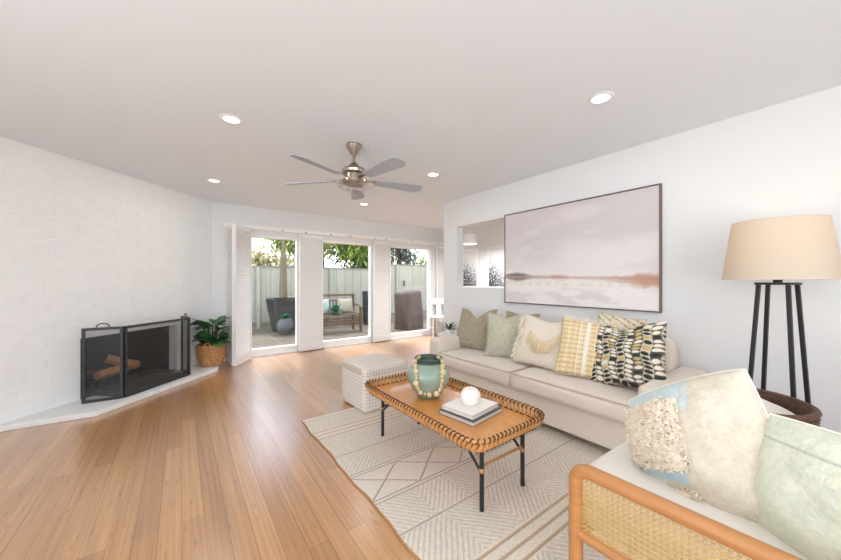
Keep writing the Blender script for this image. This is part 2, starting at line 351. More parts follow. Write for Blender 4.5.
# shutter track running over all three doors
hd = thing('shutter_track', 'long white shutter track above the patio doors with small dark screws', 'track', (0, YF, 0))
MB().box(.50, 5.0, -.075, -.001, 2.065, 2.125).build('rail', M['trim'], hd, bevel=.003)
for k, x in enumerate((.72, 1.36, 1.75, 2.20, 2.58, 3.12, 3.36, 4.0, 4.75)):
    MB().lathe([(.013, 0), (.013, .004), (.006, .008)], 12, Matrix.Translation((x, -.075, 2.085)) @ Matrix.Rotation(R(90), 4, 'X')).build('screw', M['rail'], hd, smooth=40)

# shutters -------------------------------------------------
def shutter(p0, p1, label, z0=.015, z1=2.055, group='shutter panels along the patio doors'):
    p0 = Vector(p0); p1 = Vector(p1); d = p1 - p0; wd = d.length
    t = thing('window_shutter', label, 'shutter', (p0.x, p0.y, 0), math.atan2(d.y, d.x), group)
    st = .032; th = .014
    m = MB(); m.box(0, st, -th, th, z0, z1); m.box(wd - st, wd, -th, th, z0, z1); m.box(st, wd - st, -th, th, z0, z0 + .11); m.box(st, wd - st, -th, th, z1 - .07, z1)
    m.build('panel_frame', M['shutter'], t, bevel=.003)
    lv = MB(); n = int((z1 - z0 - .18) / .031); zz = z0 + .11 + .0155
    for i in range(n):
        T = Matrix.Translation((0, 0, zz + i * (z1 - z0 - .18) / n)) @ Matrix.Rotation(R(62), 4, 'X')
        lv.box(st + .001, wd - st - .001, -.018, .018, -.0035, .0035, T)
    lv.build('louvers', M['shutter'], t, bevel=.0015)
    return t
shutter((.548, YF - .085), (.592, 5.335), 'white louvered shutter panel folded edge-on beside the fireplace corner')
shutter((.610, 5.315), (.880, 5.700), 'white louvered shutter panel swung into the room left of the first glass door')
shutter((1.632, YF - .08), (2.055, YF - .045), 'white louvered shutter panel between the first and second glass doors')
shutter((3.075, YF - .08), (3.485, YF - .045), 'white louvered shutter panel between the second and third glass doors')
shutter((4.72, YF - .045), (5.14, YF - .045), 'white louvered shutter panel right of the last glass door, behind the white chair')

# fireplace ------------------------------------------------
tt = Matrix.Translation((A0.x, A0.y, 0)) @ Matrix.Rotation(R(225), 4, 'Z')   # local +y points into the room? (-y is behind the face)
def bp(t, off, z=0):      # t along the wall from the far corner, off out into the room
    return Vector((A0.x - t * .70711 + off * .70711, A0.y - t * .70711 - off * .70711, z))
fb = MB()
D_ = .42
def slab(x0, x1, o0, o1, z0, z1, m): m.prism([tuple(bp(x0, o0)[:2]), tuple(bp(x1, o0)[:2]), tuple(bp(x1, o1)[:2]), tuple(bp(x0, o1)[:2])], z0, z1)
slab(FB0 - .06, FB1 + .06, -D_ - .06, -D_, 0, FZ1 + .2, fb); slab(FB0 - .06, FB0, -D_, -.121, 0, FZ1 + .2, fb); slab(FB1, FB1 + .06, -D_, -.121, 0, FZ1 + .2, fb)
slab(FB0, FB1, -D_, -.121, FZ1 + .1, FZ1 + .2, fb); slab(FB0, FB1, -D_, -.121, -.0, FZ0, fb)
t = thing('firebox', 'sooty black firebox set into the white brick wall', 'fireplace', (0, 0, 0))
fb.build('liner', M['soot'], t)
as_ = MB(); slab(FB0, FB1, -D_, -.125, FZ0, FZ0 + .012, as_); as_.build('ash_bed', M['ash'], t)
tl = MB(); slab(FB0 + .085, FB1 - .12, .004, .30, FZ0 + .0005, FZ0 + .004, tl); slab(FB0 + .002, FB1 - .002, -.124, .003, FZ0 + .0005, FZ0 + .004, tl); tl.build('inner_hearth', M['ash'], t)
gr = thing('fire_grate', 'black iron log grate inside the fireplace', 'grate', bp(1.17, -.24, FZ0 + .013), R(225))
m = MB()
for i in range(7): x = -.24 + i * .08; m.tube([(x, -.11, .1), (x, -.09, .07), (x, .08, .07), (x, .12, .11)], .007, 6)
for y in (-.06, .06): m.tube([(-.28, y, .062), (.28, y, .062)], .008, 6)
m.build('bars', M['iron'], gr, smooth=60)
for x, y in ((-.24, -.06), (.24, -.06), (-.24, .06), (.24, .06)): MB().tube([(x, y, 0), (x, y, .062)], .008, 6).build('leg', M['iron'], gr)
def log(loc, rz, tilt, L, r, label, mt='log', roll=0):
    random.seed(int(L * 1000)); m = MB(); pts = []; n = 9; prof = [1, .92, 1.05, .8, .9, .75, 1.02, .93, .85]
    vs = []
    for i in range(7):
        x = -L / 2 + L * i / 6
        for k in range(n): a = 2 * PI * k / n; rr = r * prof[k] * (1 + .06 * random.uniform(-1, 1)); vs.append((x, rr * math.cos(a), rr * math.sin(a)))
    fs = [(i * n + k, i * n + (k + 1) % n, (i + 1) * n + (k + 1) % n, (i + 1) * n + k) for i in range(6) for k in range(n)] + [tuple(range(n))[::-1], tuple(range(6 * n, 7 * n))]
    m.add(vs, fs); o = m.build('firewood_log', M[mt], smooth=50); o.location = loc; o.rotation_euler = (roll, tilt, rz); return tag(o, label, 'log', 'logs on the fireplace grate')
log(bp(1.24, -.20, FZ0 + .148), R(232), R(0), .34, .052, 'pale split log lying at the front of the fireplace grate')
log(bp(1.13, -.22, FZ0 + .235), R(195), R(-26), .28, .05, 'pale split log leaning steeply on top of the log pile')
log(bp(1.01, -.27, FZ0 + .15), R(218), R(0), .22, .052, 'short pale log end at the right of the log pile', roll=.6)
log(bp(1.26, -.33, FZ0 + .145), R(225), 0, .44, .045, 'dark charred log at the back of the fireplace grate', 'bark')
# hearth
he = MB().prism([tuple(bp(2.34, .0)[:2]), (-.624, 4.123), (.397, 5.216), (.475, 5.80), (A0.x, A0.y - .003)], 0, .045).build('raised_hearth', M['hearth'], bevel=.006)
tag(he, 'low white hearth slab along the brick wall in front of the fireplace', 'hearth')
# folding screen
fs_ = thing('fireplace_screen', 'black three panel folding mesh screen with arched handles on the hearth', 'fireplace screen', (0, 0, .045))
Q = [Vector((-.786, 4.466)), Vector((-.475, 4.434)), Vector((.079, 5.024)), Vector((-.005, 5.33))]; SH = .73
def panel(a, b, name, handle, hpos=.5):
    d = b - a; L = d.length; ang = math.atan2(d.y, d.x); T = Matrix.Translation((a.x, a.y, 0)) @ Matrix.Rotation(ang, 4, 'Z'); g = .004; r = .013
    m = MB(); m.box(g, g + 2 * r, -.01, .01, 0, SH, T); m.box(L - g - 2 * r, L - g, -.01, .01, 0, SH, T); m.box(g + 2 * r, L - g - 2 * r, -.01, .01, SH - 2 * r, SH, T); m.box(g + 2 * r, L - g - 2 * r, -.01, .01, 0, 2 * r, T)
    fr = m.build(name, M['screen'], fs_, bevel=.003)
    MB().box(g + 2 * r, L - g - 2 * r, -.0015, .0015, 2 * r, SH - 2 * r, T).build('mesh', M['wire'], fr)
    if handle:
        h = MB(); cx = L * hpos; h.tube([(cx + .048 * math.cos(t), 0, SH + .002 + .038 * math.sin(t)) for t in [PI * i / 10 for i in range(11)]], .0055, 6, T=T); h.build('handle', M['screen'], fr, smooth=60)
panel(Q[0], Q[1], 'side_panel', True); panel(Q[1], Q[2], 'front_panel', False); panel(Q[2], Q[3], 'side_panel', True)

# leaves ---------------------------------------------------
def leaf(m, base, direction, L, Wd, bend=.5, fold=.15, n=5, roll=0):
    d = Vector(direction).normalized(); side = d.cross(Vector((0, 0, 1)))
    if side.length < .05: side = Vector((1, 0, 0))
    side.normalize(); side = Matrix.Rotation(roll, 3, d) @ side; up = side.cross(d).normalized()
    vs = []; p = Vector(base); step = L / n
    for i in range(n + 1):
        t = i / n; wd = Wd * (math.sin(PI * min(1, (t * .93 + .05))) ** .75) * (.5 if i in (0,) else 1)
        vs += [tuple(p - side * wd / 2 + up * wd * fold), tuple(p), tuple(p + side * wd / 2 + up * wd * fold)]
        d = (d - Vector((0, 0, 1)) * bend / n).normalized(); up = side.cross(d).normalized(); p = p + d * step
    fs = []
    for i in range(n):
        a = i * 3; fs += [(a, a + 1, a + 4, a + 3), (a + 1, a + 2, a + 5, a + 4)]
    m.add(vs, fs)
# basket with plant
bk = thing('plant_basket', 'round woven wicker basket standing at the right end of the hearth', 'basket', (.335, 5.44, .046))
m = MB(); prof = [(.001, 0), (.12, 0), (.14, .03), (.16, .09), (.17, .16), (.175, .24), (.172, .30), (.166, .30), (.163, .2), (.13, .03), (.001, .03)]
m.lathe(prof, 40); o = m.build('basket_body', M['wicker'], bk, smooth=50)
m = MB()
for i in range(13):
    z = .022 + i * .0225; r = .13 + .045 * math.sin(min(1, z / .2) * PI / 2)
    m.tube([((r + .002 * (1 if (k + i) % 2 else -1)) * math.cos(2 * PI * k / 44), (r + .002 * (1 if (k + i) % 2 else -1)) * math.sin(2 * PI * k / 44), z) for k in range(44)], .0085, 6, closed=True)
m.build('weave', M['wicker'], bk, smooth=70)
for a in (R(250), R(70)):
    c, s_ = math.cos(a), math.sin(a); m = MB(); m.tube([((.172) * c - s_ * .04 * math.cos(t), .172 * s_ + c * .04 * math.cos(t), .30 + .035 * math.sin(t)) for t in [PI * i / 8 for i in range(9)]], .007, 6)
    m.build('handle', M['wicker'], bk, smooth=60)
pl = thing('potted_rubber_plant', 'leafy potted plant with broad dark green leaves in the wicker basket', 'plant', (.335, 5.44, .08))
MB().lathe([(.001, 0), (.11, 0), (.14, .19), (.001, .192)], 24).build('nursery_pot', M['soil'], pl, smooth=40)
random.seed(11); m = MB(); st = MB()
for i in range(46):
    a = i * 2.4 + random.uniform(-.3, .3); el = random.uniform(.05, 1.1); h = .24 + .34 * random.random() * (1.15 - el * .2)
    r0 = .05 + .07 * random.random(); b = Vector((math.cos(a) * r0, math.sin(a) * r0, h)); d = Vector((math.cos(a) * math.cos(el), math.sin(a) * math.cos(el), math.sin(el)))
    leaf(m, b, d, random.uniform(.13, .20), random.uniform(.12, .17), bend=random.uniform(.3, 1.2), fold=random.uniform(.02, .15), roll=random.uniform(-.5, .5))
    st.tube([(b.x * .3, b.y * .3, .14), tuple(b)], .004, 5)
m.build('foliage', M['leaf'], pl, smooth=60); st.build('stems', M['stem'], pl, smooth=60)

# ------------------------------------------------------------------ ceiling lights and fan
def downlight(x, y, label):
    t = thing('recessed_downlight', label, 'ceiling light', (x, y, H), 0, 'round recessed lights in the living room ceiling')
    MB().lathe([(.052, -.002), (.056, -.007), (.074, -.005), (.079, -.0005)], 32, cap=False).build('trim_ring', M['white'], t, smooth=60)
    MB().lathe([(.001, -.004), (.053, -.004), (.053, -.0015), (.001, -.0015)], 28).build('lens', M['lens'], t)
    a = area('downlight_beam', (0, 0, -.012), (0, 0, 0), .1, .1, CAN_W, (.94, .97, 1), 'DISK'); a.parent = t
    return t
downlight(.295, 2.77, 'round recessed ceiling light left of the ceiling fan')
downlight(2.219, 1.005, 'round recessed ceiling light nearest the camera, above the sofa side')
downlight(.31, 4.59, 'round recessed ceiling light close to the top of the brick wall')
downlight(2.283, 2.85, 'round recessed ceiling light right of the ceiling fan')
downlight(2.291, 4.592, 'round recessed ceiling light behind the fan, near the glass doors')
for x, y in ((.3, .9), (1.3, -.9), (-.6, -.9)): downlight(x, y, 'added round recessed ceiling light out of view, brightening the living room')  # extra unseen cans, added to raise the room's brightness
for x, y in ((4.3, 2.2), (4.3, 3.4)): downlight(x, y, 'added unseen recessed ceiling light brightening the dining room beyond the wall')  # unseen cans added to brighten the room behind the pass-through
fan = thing('ceiling_fan', 'brushed nickel ceiling fan with five grey blades and a clear glass bowl', 'ceiling fan', (1.225, 2.65, 0))
def P(name, prof, mt, parent=fan, seg=32): return MB().lathe(prof, seg).build(name, M[mt], parent, smooth=35)
P('canopy', [(.001, H - .001), (.068, H - .001), (.072, H - .012), (.058, H - .04), (.035, H - .075), (.022, H - .095), (.001, H - .096)][::-1], 'nickel')
P('downrod', [(.001, 2.27), (.015, 2.27), (.015, 2.345), (.001, 2.345)], 'nickel')
P('motor_housing', [(.001, 2.085), (.085, 2.085), (.1, 2.10), (.1, 2.125), (.075, 2.135), (.075, 2.175), (.105, 2.185), (.11, 2.205), (.095, 2.225), (.05, 2.245), (.03, 2.275), (.001, 2.277)], 'nickel')
P('light_bowl', [(.001, 2.035), (.06, 2.037), (.11, 2.05), (.145, 2.072), (.155, 2.086), (.15, 2.088), (.105, 2.083)], 'bowlglass')
for k in range(5):
    a = R(-11 + 72 * k); T = Matrix.Rotation(a, 4, 'Z') @ Matrix.Translation((0, 0, 2.128)) @ Matrix.Rotation(R(-13), 4, 'X')
    r0, r1 = .19, .665; poly = []
    n = 10
    for i in range(n + 1):
        x = r0 + (r1 - .07 - r0) * i / n; poly.append((x, -(.045 + .027 * (i / n))))
    for i in range(1, 10): t = -PI / 2 + PI * i / 10; poly.append((r1 - .07 + .07 * math.cos(t), .072 * math.sin(t)))
    for i in range(n, -1, -1):
        x = r0 + (r1 - .07 - r0) * i / n; poly.append((x, .045 + .027 * (i / n)))
    b = MB().prism(poly, -.004, .004, T).build('blade', M['blade'], fan, bevel=.002)
    MB().prism([(.085, -.018), (.15, -.012), (.21, -.035), (.26, -.02), (.26, .02), (.21, .035), (.15, .012), (.085, .018)], .005, .011, T).build('blade_arm', M['nickel'], b, bevel=.002)

# ------------------------------------------------------------------ painting
def lerp(a, b, t): return tuple(a[i] + (b[i] - a[i]) * t for i in range(3))
def sm(e0, e1, x): t = max(0, min(1, (x - e0) / (e1 - e0))); return t * t * (3 - 2 * t)
C = lambda r, g, b: tuple(s2l(v / 255) for v in (r, g, b))
def nz3(x, y, z=0, o=4): return noise.fractal(Vector((x, y, z)), 1.0, 2.0, o)
def canvas_grid(w, h, nx, ny, fn):   # plane in local x (w), z (h), facing -y
    vs = []; col = []
    for j in range(ny + 1):
        for i in range(nx + 1):
            u, v = i / nx, j / ny; vs.append((-w / 2 + u * w, 0, v * h)); col.append((*fn(u, v), 1))
    fs = [(j * (nx + 1) + i, j * (nx + 1) + i + 1, (j + 1) * (nx + 1) + i + 1, (j + 1) * (nx + 1) + i) for j in range(ny) for i in range(nx)]
    return vs, fs, col
def paint(u, v):
    sky = lerp(C(226, 219, 217), C(205, 197, 198), sm(.35, .75, v + .12 * nz3(u * 1.5, v * 3)))
    sky = lerp(sky, C(198, 192, 194), .3 * sm(.1, .5, nz3(u * 1.2 + 3, v * 3.2 + 1) + .1))
    sky = lerp(sky, C(230, 225, 222), .35 * sm(.1, .45, nz3(u * 1.6 + 9, v * 4)))
    low = lerp(C(232, 227, 224), C(218, 210, 208), sm(0, .4, nz3(u * 4, v * 7 + 5)))
    hz_ = .285 - .03 * u
    c = lerp(low, sky, sm(hz_ - .05, hz_ + .05, v))
    n = nz3(u * 9, v * 3, 2); n2 = nz3(u * 26, v * 10, 7)
    # dark hill at the left
    k = math.exp(-((u - .1) / .11) ** 2); b = abs(v - (hz_ + .008)) / max(.008, .012 + .028 * k + .01 * n)
    if b < 1.6: c = lerp(c, C(116, 110, 112), (1 - sm(.5, 1.6, b)) * min(1, .25 + k) * (1 - sm(.2, .6, u)))
    b = abs(v - hz_ - .004) / max(.008, .014 + .006 * n2)
    c = lerp(c, C(186, 158, 146), .7 * (1 - sm(.3, 1.4, b)))
    k = sm(.62, .95, u); b = abs(v - hz_ + .012 + .012 * n2) / max(.008, .01 + .04 * k + .014 * n)
    c = lerp(c, C(190, 146, 124), (1 - sm(.5, 1.5, b)) * (.1 + .85 * k))
    k = math.exp(-((u - .43) / .06) ** 2); b = abs(v - hz_ - .012) / max(.01, .02 + .01 * n2)
    c = lerp(c, C(188, 140, 120), .7 * k * (1 - sm(.4, 1.4, b)))
    b = abs(v - hz_ + .06 + .01 * n) / .02
    c = lerp(c, C(206, 182, 172), .35 * (1 - sm(.2, 1.5, b)) * sm(-.1, .4, n2 + .2))
    return c
def flat_art(w, h, fn, nx, ny, name, label, loc, rz, fmat, depth=.035, fw=.014, cat='painting', group=None, mtop=0):
    t = thing(name, label, cat, loc, rz, group)
    vs, fs, col = canvas_grid(w - 2 * fw, h - 2 * fw, nx, ny, fn); m = MB(); m.add([(x, -depth + .006, z + fw) for x, y, z in vs], fs)
    m.build('canvas', M['attrsmooth'], t, col=col)
    f = MB(); f.box(-w / 2, -w / 2 + fw, -depth, -.001, 0, h); f.box(w / 2 - fw, w / 2, -depth, -.001, 0, h); f.box(-w / 2 + fw, w / 2 - fw, -depth, -.001, 0, fw); f.box(-w / 2 + fw, w / 2 - fw, -depth, -.001, h - fw, h)
    f.box(-w / 2 + fw, w / 2 - fw, -depth + .009, -.004, fw, h - fw); f.build('frame', M[fmat], t, bevel=.002)
    return t
flat_art(1.635, 1.09, paint, 260, 150, 'framed_painting', 'large framed pale abstract landscape painting with a rust horizon above the sofa', (XS, 1.797, .966), R(-90), 'frame')
def tree_print(seed):
    def fn(u, v):
        if u < .05 or u > .95 or v < .03 or v > .97: return C(238, 238, 238)
        den = sm(.95, .35, v + .25 * u) * (.55 + .45 * sm(.9, .1, u)) + .15 * sm(.3, .0, v)
        n1 = nz3(u * 14 + seed, v * 22, seed, 3); n2 = abs(nz3(u * 9 + 3 * seed, v * 12, 4, 3)); n3 = abs(nz3(u * 22 + 3 * seed, v * 26, 9, 2))
        k = sm(.55, .15, v * .6 - n1 * .8) * den
        k = max(k, (1 - sm(0, .07, n2)) * den); k = max(k, .9 * (1 - sm(0, .12, n3)) * den * sm(-.2, .2, n1))
        g = 228 - 165 * min(1, k); return C(g, g, g + 2)
    return fn
flat_art(.50, .88, tree_print(5), 70, 120, 'framed_tree_print', 'framed black and white tree print seen left in the pass-through opening', (XD, 5.25, 1.08), R(-90), 'white', cat='picture', group='tree prints on the dining room wall')
flat_art(.50, .88, tree_print(8), 70, 120, 'framed_tree_print', 'framed black and white tree print seen right, next to the large painting', (XD, 4.47, 1.08), R(-90), 'white', cat='picture', group='tree prints on the dining room wall')
pd = thing('pendant_lamp', 'white drum pendant lamp hanging in the dining room beyond the opening', 'pendant lamp', (4.35, 4.33, 0))
MB().lathe([(.13, 1.925), (.10, 2.10), (.097, 2.10), (.127, 1.925)], 32, cap=False).build('lamp_shade', M['white'], pd, smooth=40)
MB().lathe([(.001, 1.93), (.122, 1.93), (.122, 1.938), (.001, 1.938)], 28).build('diffuser', M['lens'], pd)
MB().tube([(0, 0, 1.938), (0, 0, H - .02)], .004, 6).build('cord', M['white'], pd); MB().lathe([(.001, H - .025), (.05, H - .02), (.055, H - .001), (.001, H - .001)], 20).build('canopy', M['white'], pd, smooth=30)
a = area('pendant_beam', (0, 0, 1.92), (0, 0, 0), .2, .2, 36, (.96, .98, 1), 'DISK'); a.parent = pd

# ------------------------------------------------------------------ rug
def rug():
    X0, X1, Y0, Y1 = .845, 2.62, .50, 2.905; nx, ny = 330, 440
    xs = np.linspace(X0, X1, nx + 1); ys = np.linspace(Y0, Y1, ny + 1); Xg, Yg = np.meshgrid(xs, ys)
    cy = (Y0 + Y1) / 2 + .03; d = np.abs(Yg - cy); px = Xg - X0
    base = np.array(C(242, 230, 212)); tan = np.array(C(192, 158, 122)); grey = np.array(C(140, 130, 122)); pale = np.array(C(236, 226, 208))
    K = np.zeros((ny + 1, nx + 1)); Tn = np.zeros_like(K)
    for dd in (.135, .165, .42, 1.12): K = np.maximum(K, (np.abs(d - dd) < .0055) * 1.0)
    for dd in (.74, .80, .86): Tn = np.maximum(Tn, (np.abs(d - dd) < .009) * 1.0)
    # diamonds in the central band
    per = .33; ph = np.abs(((px / per) % 1) - .5) * 2; zz = (Yg - cy) / .13
    dia = (np.abs(np.abs(zz) - ph) < .055) & (d < .128); K = np.maximum(K, dia * 1.0)
    # chevron hatching in the outer bands
    for lo, hi, per, sgn in ((.175, .41, .48, 1), (.43, .72, .56, -1), (.88, 1.11, .48, 1)):
        b = (d > lo) & (d < hi); tri = np.abs(((px / per) % 1) - .5) * 2 * per / 2
        s1 = np.abs((((d - lo) * .9 + sgn * tri * 1.0) / .034) % 1 - .5) < .17
        edge = np.abs(((px / per * 2) % 1) - .5) > .475
        K = np.maximum(K, (b & s1) * .5)
    n = np.random.RandomState(2).rand(ny + 1, nx + 1)
    col = base[None, None, :] * (1 - .10 * n[..., None]) 
    col = col * (1 - K[..., None] * .62) + grey[None, None] * K[..., None] * .62
    col = col * (1 - Tn[..., None] * .8) + tan[None, None] * Tn[..., None] * .8
    wav = np.sin(ys * 9) * .006 + np.sin(ys * 23 + 1) * .003
    m = MB(); zt = .010 - .0025 * np.maximum(K, Tn)
    for j in range(ny + 1):
        for i in range(nx + 1):
            m.v.append((xs[i] + wav[j] * (1 - i / nx), ys[j], zt[j, i]))
    m.f = [(j * (nx + 1) + i, j * (nx + 1) + i + 1, (j + 1) * (nx + 1) + i + 1, (j + 1) * (nx + 1) + i) for j in range(ny) for i in range(nx)]
    cc = np.concatenate([col, np.ones((ny + 1, nx + 1, 1))], 2)
    t = thing('area_rug', 'flatwoven cream rug with diamond and chevron bands under the coffee table', 'rug', (0, 0, 0))
    m.build('pile', M['rug'], t, smooth=180, col=cc)
    b = MB(); eg = lambda pts: b.tube(pts, .006, 6, flat=(1, .8))
    ring = [(X0 + wav[j], ys[j], .0055) for j in range(0, ny + 1, 8)] + [(X0 + (X1 - X0) * k / 10, Y1, .0055) for k in range(1, 11)] + [(X1, Y1 + (Y0 - Y1) * k / 10, .0055) for k in range(1, 11)] + [(X1 + (X0 - X1) * k / 10, Y0, .0055) for k in range(1, 10)]
    b.tube(ring, .0055, 6, closed=True); b.build('binding', M['tan'], t, smooth=60)
rug()
RZ = .0115

# ------------------------------------------------------------------ ottoman
ot = thing('cube_ottoman', 'cream cube ottoman in a quilted grid fabric beside the coffee table', 'ottoman', (1.582, 2.94, 0), R(3))
MB().sbox(-.248, .248, -.24, .24, .008, .40, .03, 14, .003).build('body', M['ottoman'], ot, smooth=180)
MB().sbox(-.251, .251, -.243, .243, .335, .435, .035, 14, .006).build('lid', M['ottoman'], ot, smooth=180)
for x in (-.2, .2):
    for y in (-.18, .18): MB().lathe([(.001, .0), (.02, .0), (.022, .03), (.001, .03)], 12).build('leg', M['darkleg'], ot)

# ------------------------------------------------------------------ sofa   local: x along the seat, front -y
SX0, SX1 = 2.36, 3.22; SY = 1.84; SL = 2.36
so = thing('sofa', 'long beige fabric two seat sofa under the large painting', 'sofa', ((SX0 + SX1) / 2, SY, 0), R(-90))
hd_ = (SX1 - SX0) / 2; hl = SL / 2; aw = .19
MB().sbox(-hl + .005, hl - .005, -hd_ + .02, hd_ - .02, .065, .285, .015, 10).build('base', M['sofa'], so, smooth=180)
for sx in (-1, 1):
    x0, x1 = (-hl, -hl + aw) if sx < 0 else (hl - aw, hl)
    MB().sbox(x0, x1, -hd_ - .01, hd_ - .03, .066, .565, .04, 12, .006).build('arm', M['sofa'], so, smooth=180)
    for y in (-hd_ + .06, hd_ - .08):
        MB().lathe([(.001, RZ), (.018, RZ), (.026, .066), (.001, .066)], 12, Matrix.Translation((sx * (hl - .09), y, 0))).build('leg', M['darkleg'], so, smooth=40)
MB().sbox(-hl + aw, hl - aw, hd_ - .2, hd_, .28, .76, .05, 12).build('back', M['sofa'], so, smooth=180)
il = hl - aw; split = -.0
def cush(x0, x1):
    m = MB().sbox(x0 + .004, x1 - .004, -hd_ - .03, hd_ - .2, .29, .43, .038, 14, .02)
    c = m.build('seat_cushion', M['sofa'], so, smooth=180)
    pp = MB(); r = .03
    for z in (.305, .425):
        y0, y1 = -hd_ - .031, hd_ - .24; xa, xb = x0 + .004, x1 - .004; pts = []
        for cx_, cy_, a0 in ((xb - r, y0 + r, -90), (xb - r, y1 - r, 0), (xa + r, y1 - r, 90), (xa + r, y0 + r, 180)):
            for k in range(5): a = R(a0 + 22.5 * k); pts.append((cx_ + r * math.cos(a), cy_ + r * math.sin(a), z))
        pp.tube(pts, .0055, 6, closed=True)
    pp.build('piping', M['piping'], c, smooth=60)
cush(-il, split); cush(split, il)
for x0, x1 in ((-il, split), (split, il)):
    T = Matrix.Translation((0, hd_ - .22, .43)) @ Matrix.Rotation(R(-12), 4, 'X') @ Matrix.Translation((0, -(hd_ - .22), -.43))
    MB().sbox(x0 + .01, x1 - .01, hd_ - .31, hd_ - .17, .445, .80, .05, 14, .03, T).build('back_cushion', M['sofa'], so, smooth=180)

# ------------------------------------------------------------------ throw pillows
def pillow(name, label, loc, rot, w, h, t, colfn=None, mt='attr', dispfn=None, chop=0, poke=.07, n=48, wr=.006, seed=0, group=None, cat='pillow', backcol=None, power=.42, edge=True, edgemat=None, sag=0):
    """local: x width, z up, front -y; origin at the centre of the bottom edge"""
    th = thing(name, label, cat, loc, 0, group, rot=rot); m = MB(); col = []; idx = {}
    for side in (-1, 1):
        for j in range(n + 1):
            for i in range(n + 1):
                u, v = 2 * i / n - 1, 2 * j / n - 1
                if side == 1 and (i in (0, n) or j in (0, n)): idx[(side, i, j)] = idx[(-1, i, j)]; continue
                x = u * w / 2 * (1 - poke * (1 - v * v)); z = v * h / 2 * (1 - poke * (1 - u * u))
                prof = ((1 - u ** 2) * (1 - v ** 2)); y = side * t / 2 * (max(0, prof) ** power)
                if sag: z -= sag * ((1 - u) / 2) ** 1.3 * max(0, (v + 1) / 2) ** 1.5
                if chop: k = math.exp(-(u / .42) ** 2) * max(0, (v + .3) / 1.3) ** 2; z -= chop * k; y *= 1 - .25 * k
                y += wr * nz3(x * 9 + seed, z * 9, side + seed) * min(1, prof * 4)
                if dispfn: y += side * dispfn(u, v) * min(1, prof * 10)
                idx[(side, i, j)] = len(m.v); m.v.append((x, y, z + h / 2))
                c = (.8, .8, .8)
                if colfn: c = colfn(u, v) if (side == -1 or backcol is None) else backcol
                col.append((*c, 1))
        for j in range(n):
            for i in range(n):
                q = (idx[(side, i, j)], idx[(side, i + 1, j)], idx[(side, i + 1, j + 1)], idx[(side, i, j + 1)])
                m.f.append(q if side == -1 else q[::-1])
    cv = m.build('cover', M[mt], th, smooth=180, col=col if colfn else None)
    if edge:
        pts = [m.v[idx[(-1, i, 0)]] for i in range(0, n)] + [m.v[idx[(-1, n, j)]] for j in range(0, n)] + [m.v[idx[(-1, i, n)]] for i in range(n, 0, -1)] + [m.v[idx[(-1, 0, j)]] for j in range(n, 0, -1)]
        MB().tube(pts, .004, 5, closed=True).build('seam', M[edgemat or 'piping'], th, smooth=60)
        return th, m, idx, n
def strands(parent, roots, L, r, mt, name='fringe', sag=(0, -.01, -1), seed=1, seg=4):
    random.seed(seed); m = MB()
    for p in roots:
        p = Vector(p); d = Vector(sag) + Vector((random.uniform(-.2, .2), random.uniform(-.12, .05), random.uniform(-.1, .1))); d.normalize(); l = L * random.uniform(.8, 1.15)
        q = p + d * l * .5 + Vector((random.uniform(-.004, .004), -.004, 0)); e = p + d * l
        m.tube([tuple(p), tuple(q), tuple(e)], [r, r, r * .7], seg)
    return m.build(name, M[mt], parent, smooth=70)
S0 = .452   # seat top height
def sage(u, v):
    k = .5 + .5 * math.sin(v * 55 + 3 * nz3(u * 3, v * 5)); n = nz3(u * 9, v * 60, 3, 2)
    return lerp(C(138, 130, 110), C(184, 172, 148), max(0, min(1, .5 * k + .6 * n + .2)))
pillow('throw_pillow', 'sage green textured throw pillow with a chopped top at the left end of the sofa', (2.70, 2.67, S0 - .015), (R(-20), R(-2), R(-90 + 4)), .54, .50, .18, sage, chop=.11, seed=2)
def palegreen(u, v):
    c = lerp(C(176, 174, 152), C(202, 198, 176), .5 + .5 * nz3(u * 5, v * 5)); return lerp(c, C(160, 160, 138), .5) if abs(u + .72) < .03 or u < -.9 else c
pillow('throw_pillow', 'pale green throw pillow with a frayed left edge, second from the left on the sofa', (2.66, 2.16, S0 - .01), (R(-20), 0, R(-90 + 30)), .40, .47, .16, palegreen, chop=.03, seed=5)
pillow('throw_pillow', 'olive throw pillow whose corner shows behind the cream tasselled pillow', (2.80, 2.12, S0 + .02), (R(-16), 0, R(-90)), .42, .45, .12, lambda u, v: C(158, 152, 122), seed=6, chop=.03)
def cream(u, v): return lerp(C(222, 208, 188), C(234, 224, 208), .5 + .5 * nz3(u * 20, v * 20))
th, m, idx, n = pillow('throw_pillow', 'cream throw pillow with long tassel fringe in the middle of the sofa', (2.60, 1.72, S0 - .005), (R(-22), R(3), R(-90 + 4)), .55, .48, .17, cream, chop=.03, seed=7)
roots = []
for k in range(70):      # a curved line of long tassels across the face, and short ones down the left edge
    t = k / 69; u = -.45 + 1.35 * t; v = .35 - .75 * math.sin(PI * min(1, t * 1.05)) * .55 + .45 * t * t
    i, j = int((u + 1) / 2 * n), int((v + 1) / 2 * n); p = m.v[idx[(-1, min(n, i), min(n, j))]]; roots.append((p[0], p[1] - .004, p[2]))
strands(th, roots, .13, .0048, 'tassel', 'tassel_fringe', (.05, -.05, -1), 3)
roots = []
for k in range(60):
    j = int(n * (.1 + .88 * k / 59)); p = m.v[idx[(-1, random.choice([0, 1, 2, 4]), j)]]; roots.append((p[0], p[1] - .004, p[2]))
strands(th, roots, .05, .0035, 'creamfab', 'edge_fringe', (-.5, -.3, -.8), 4)
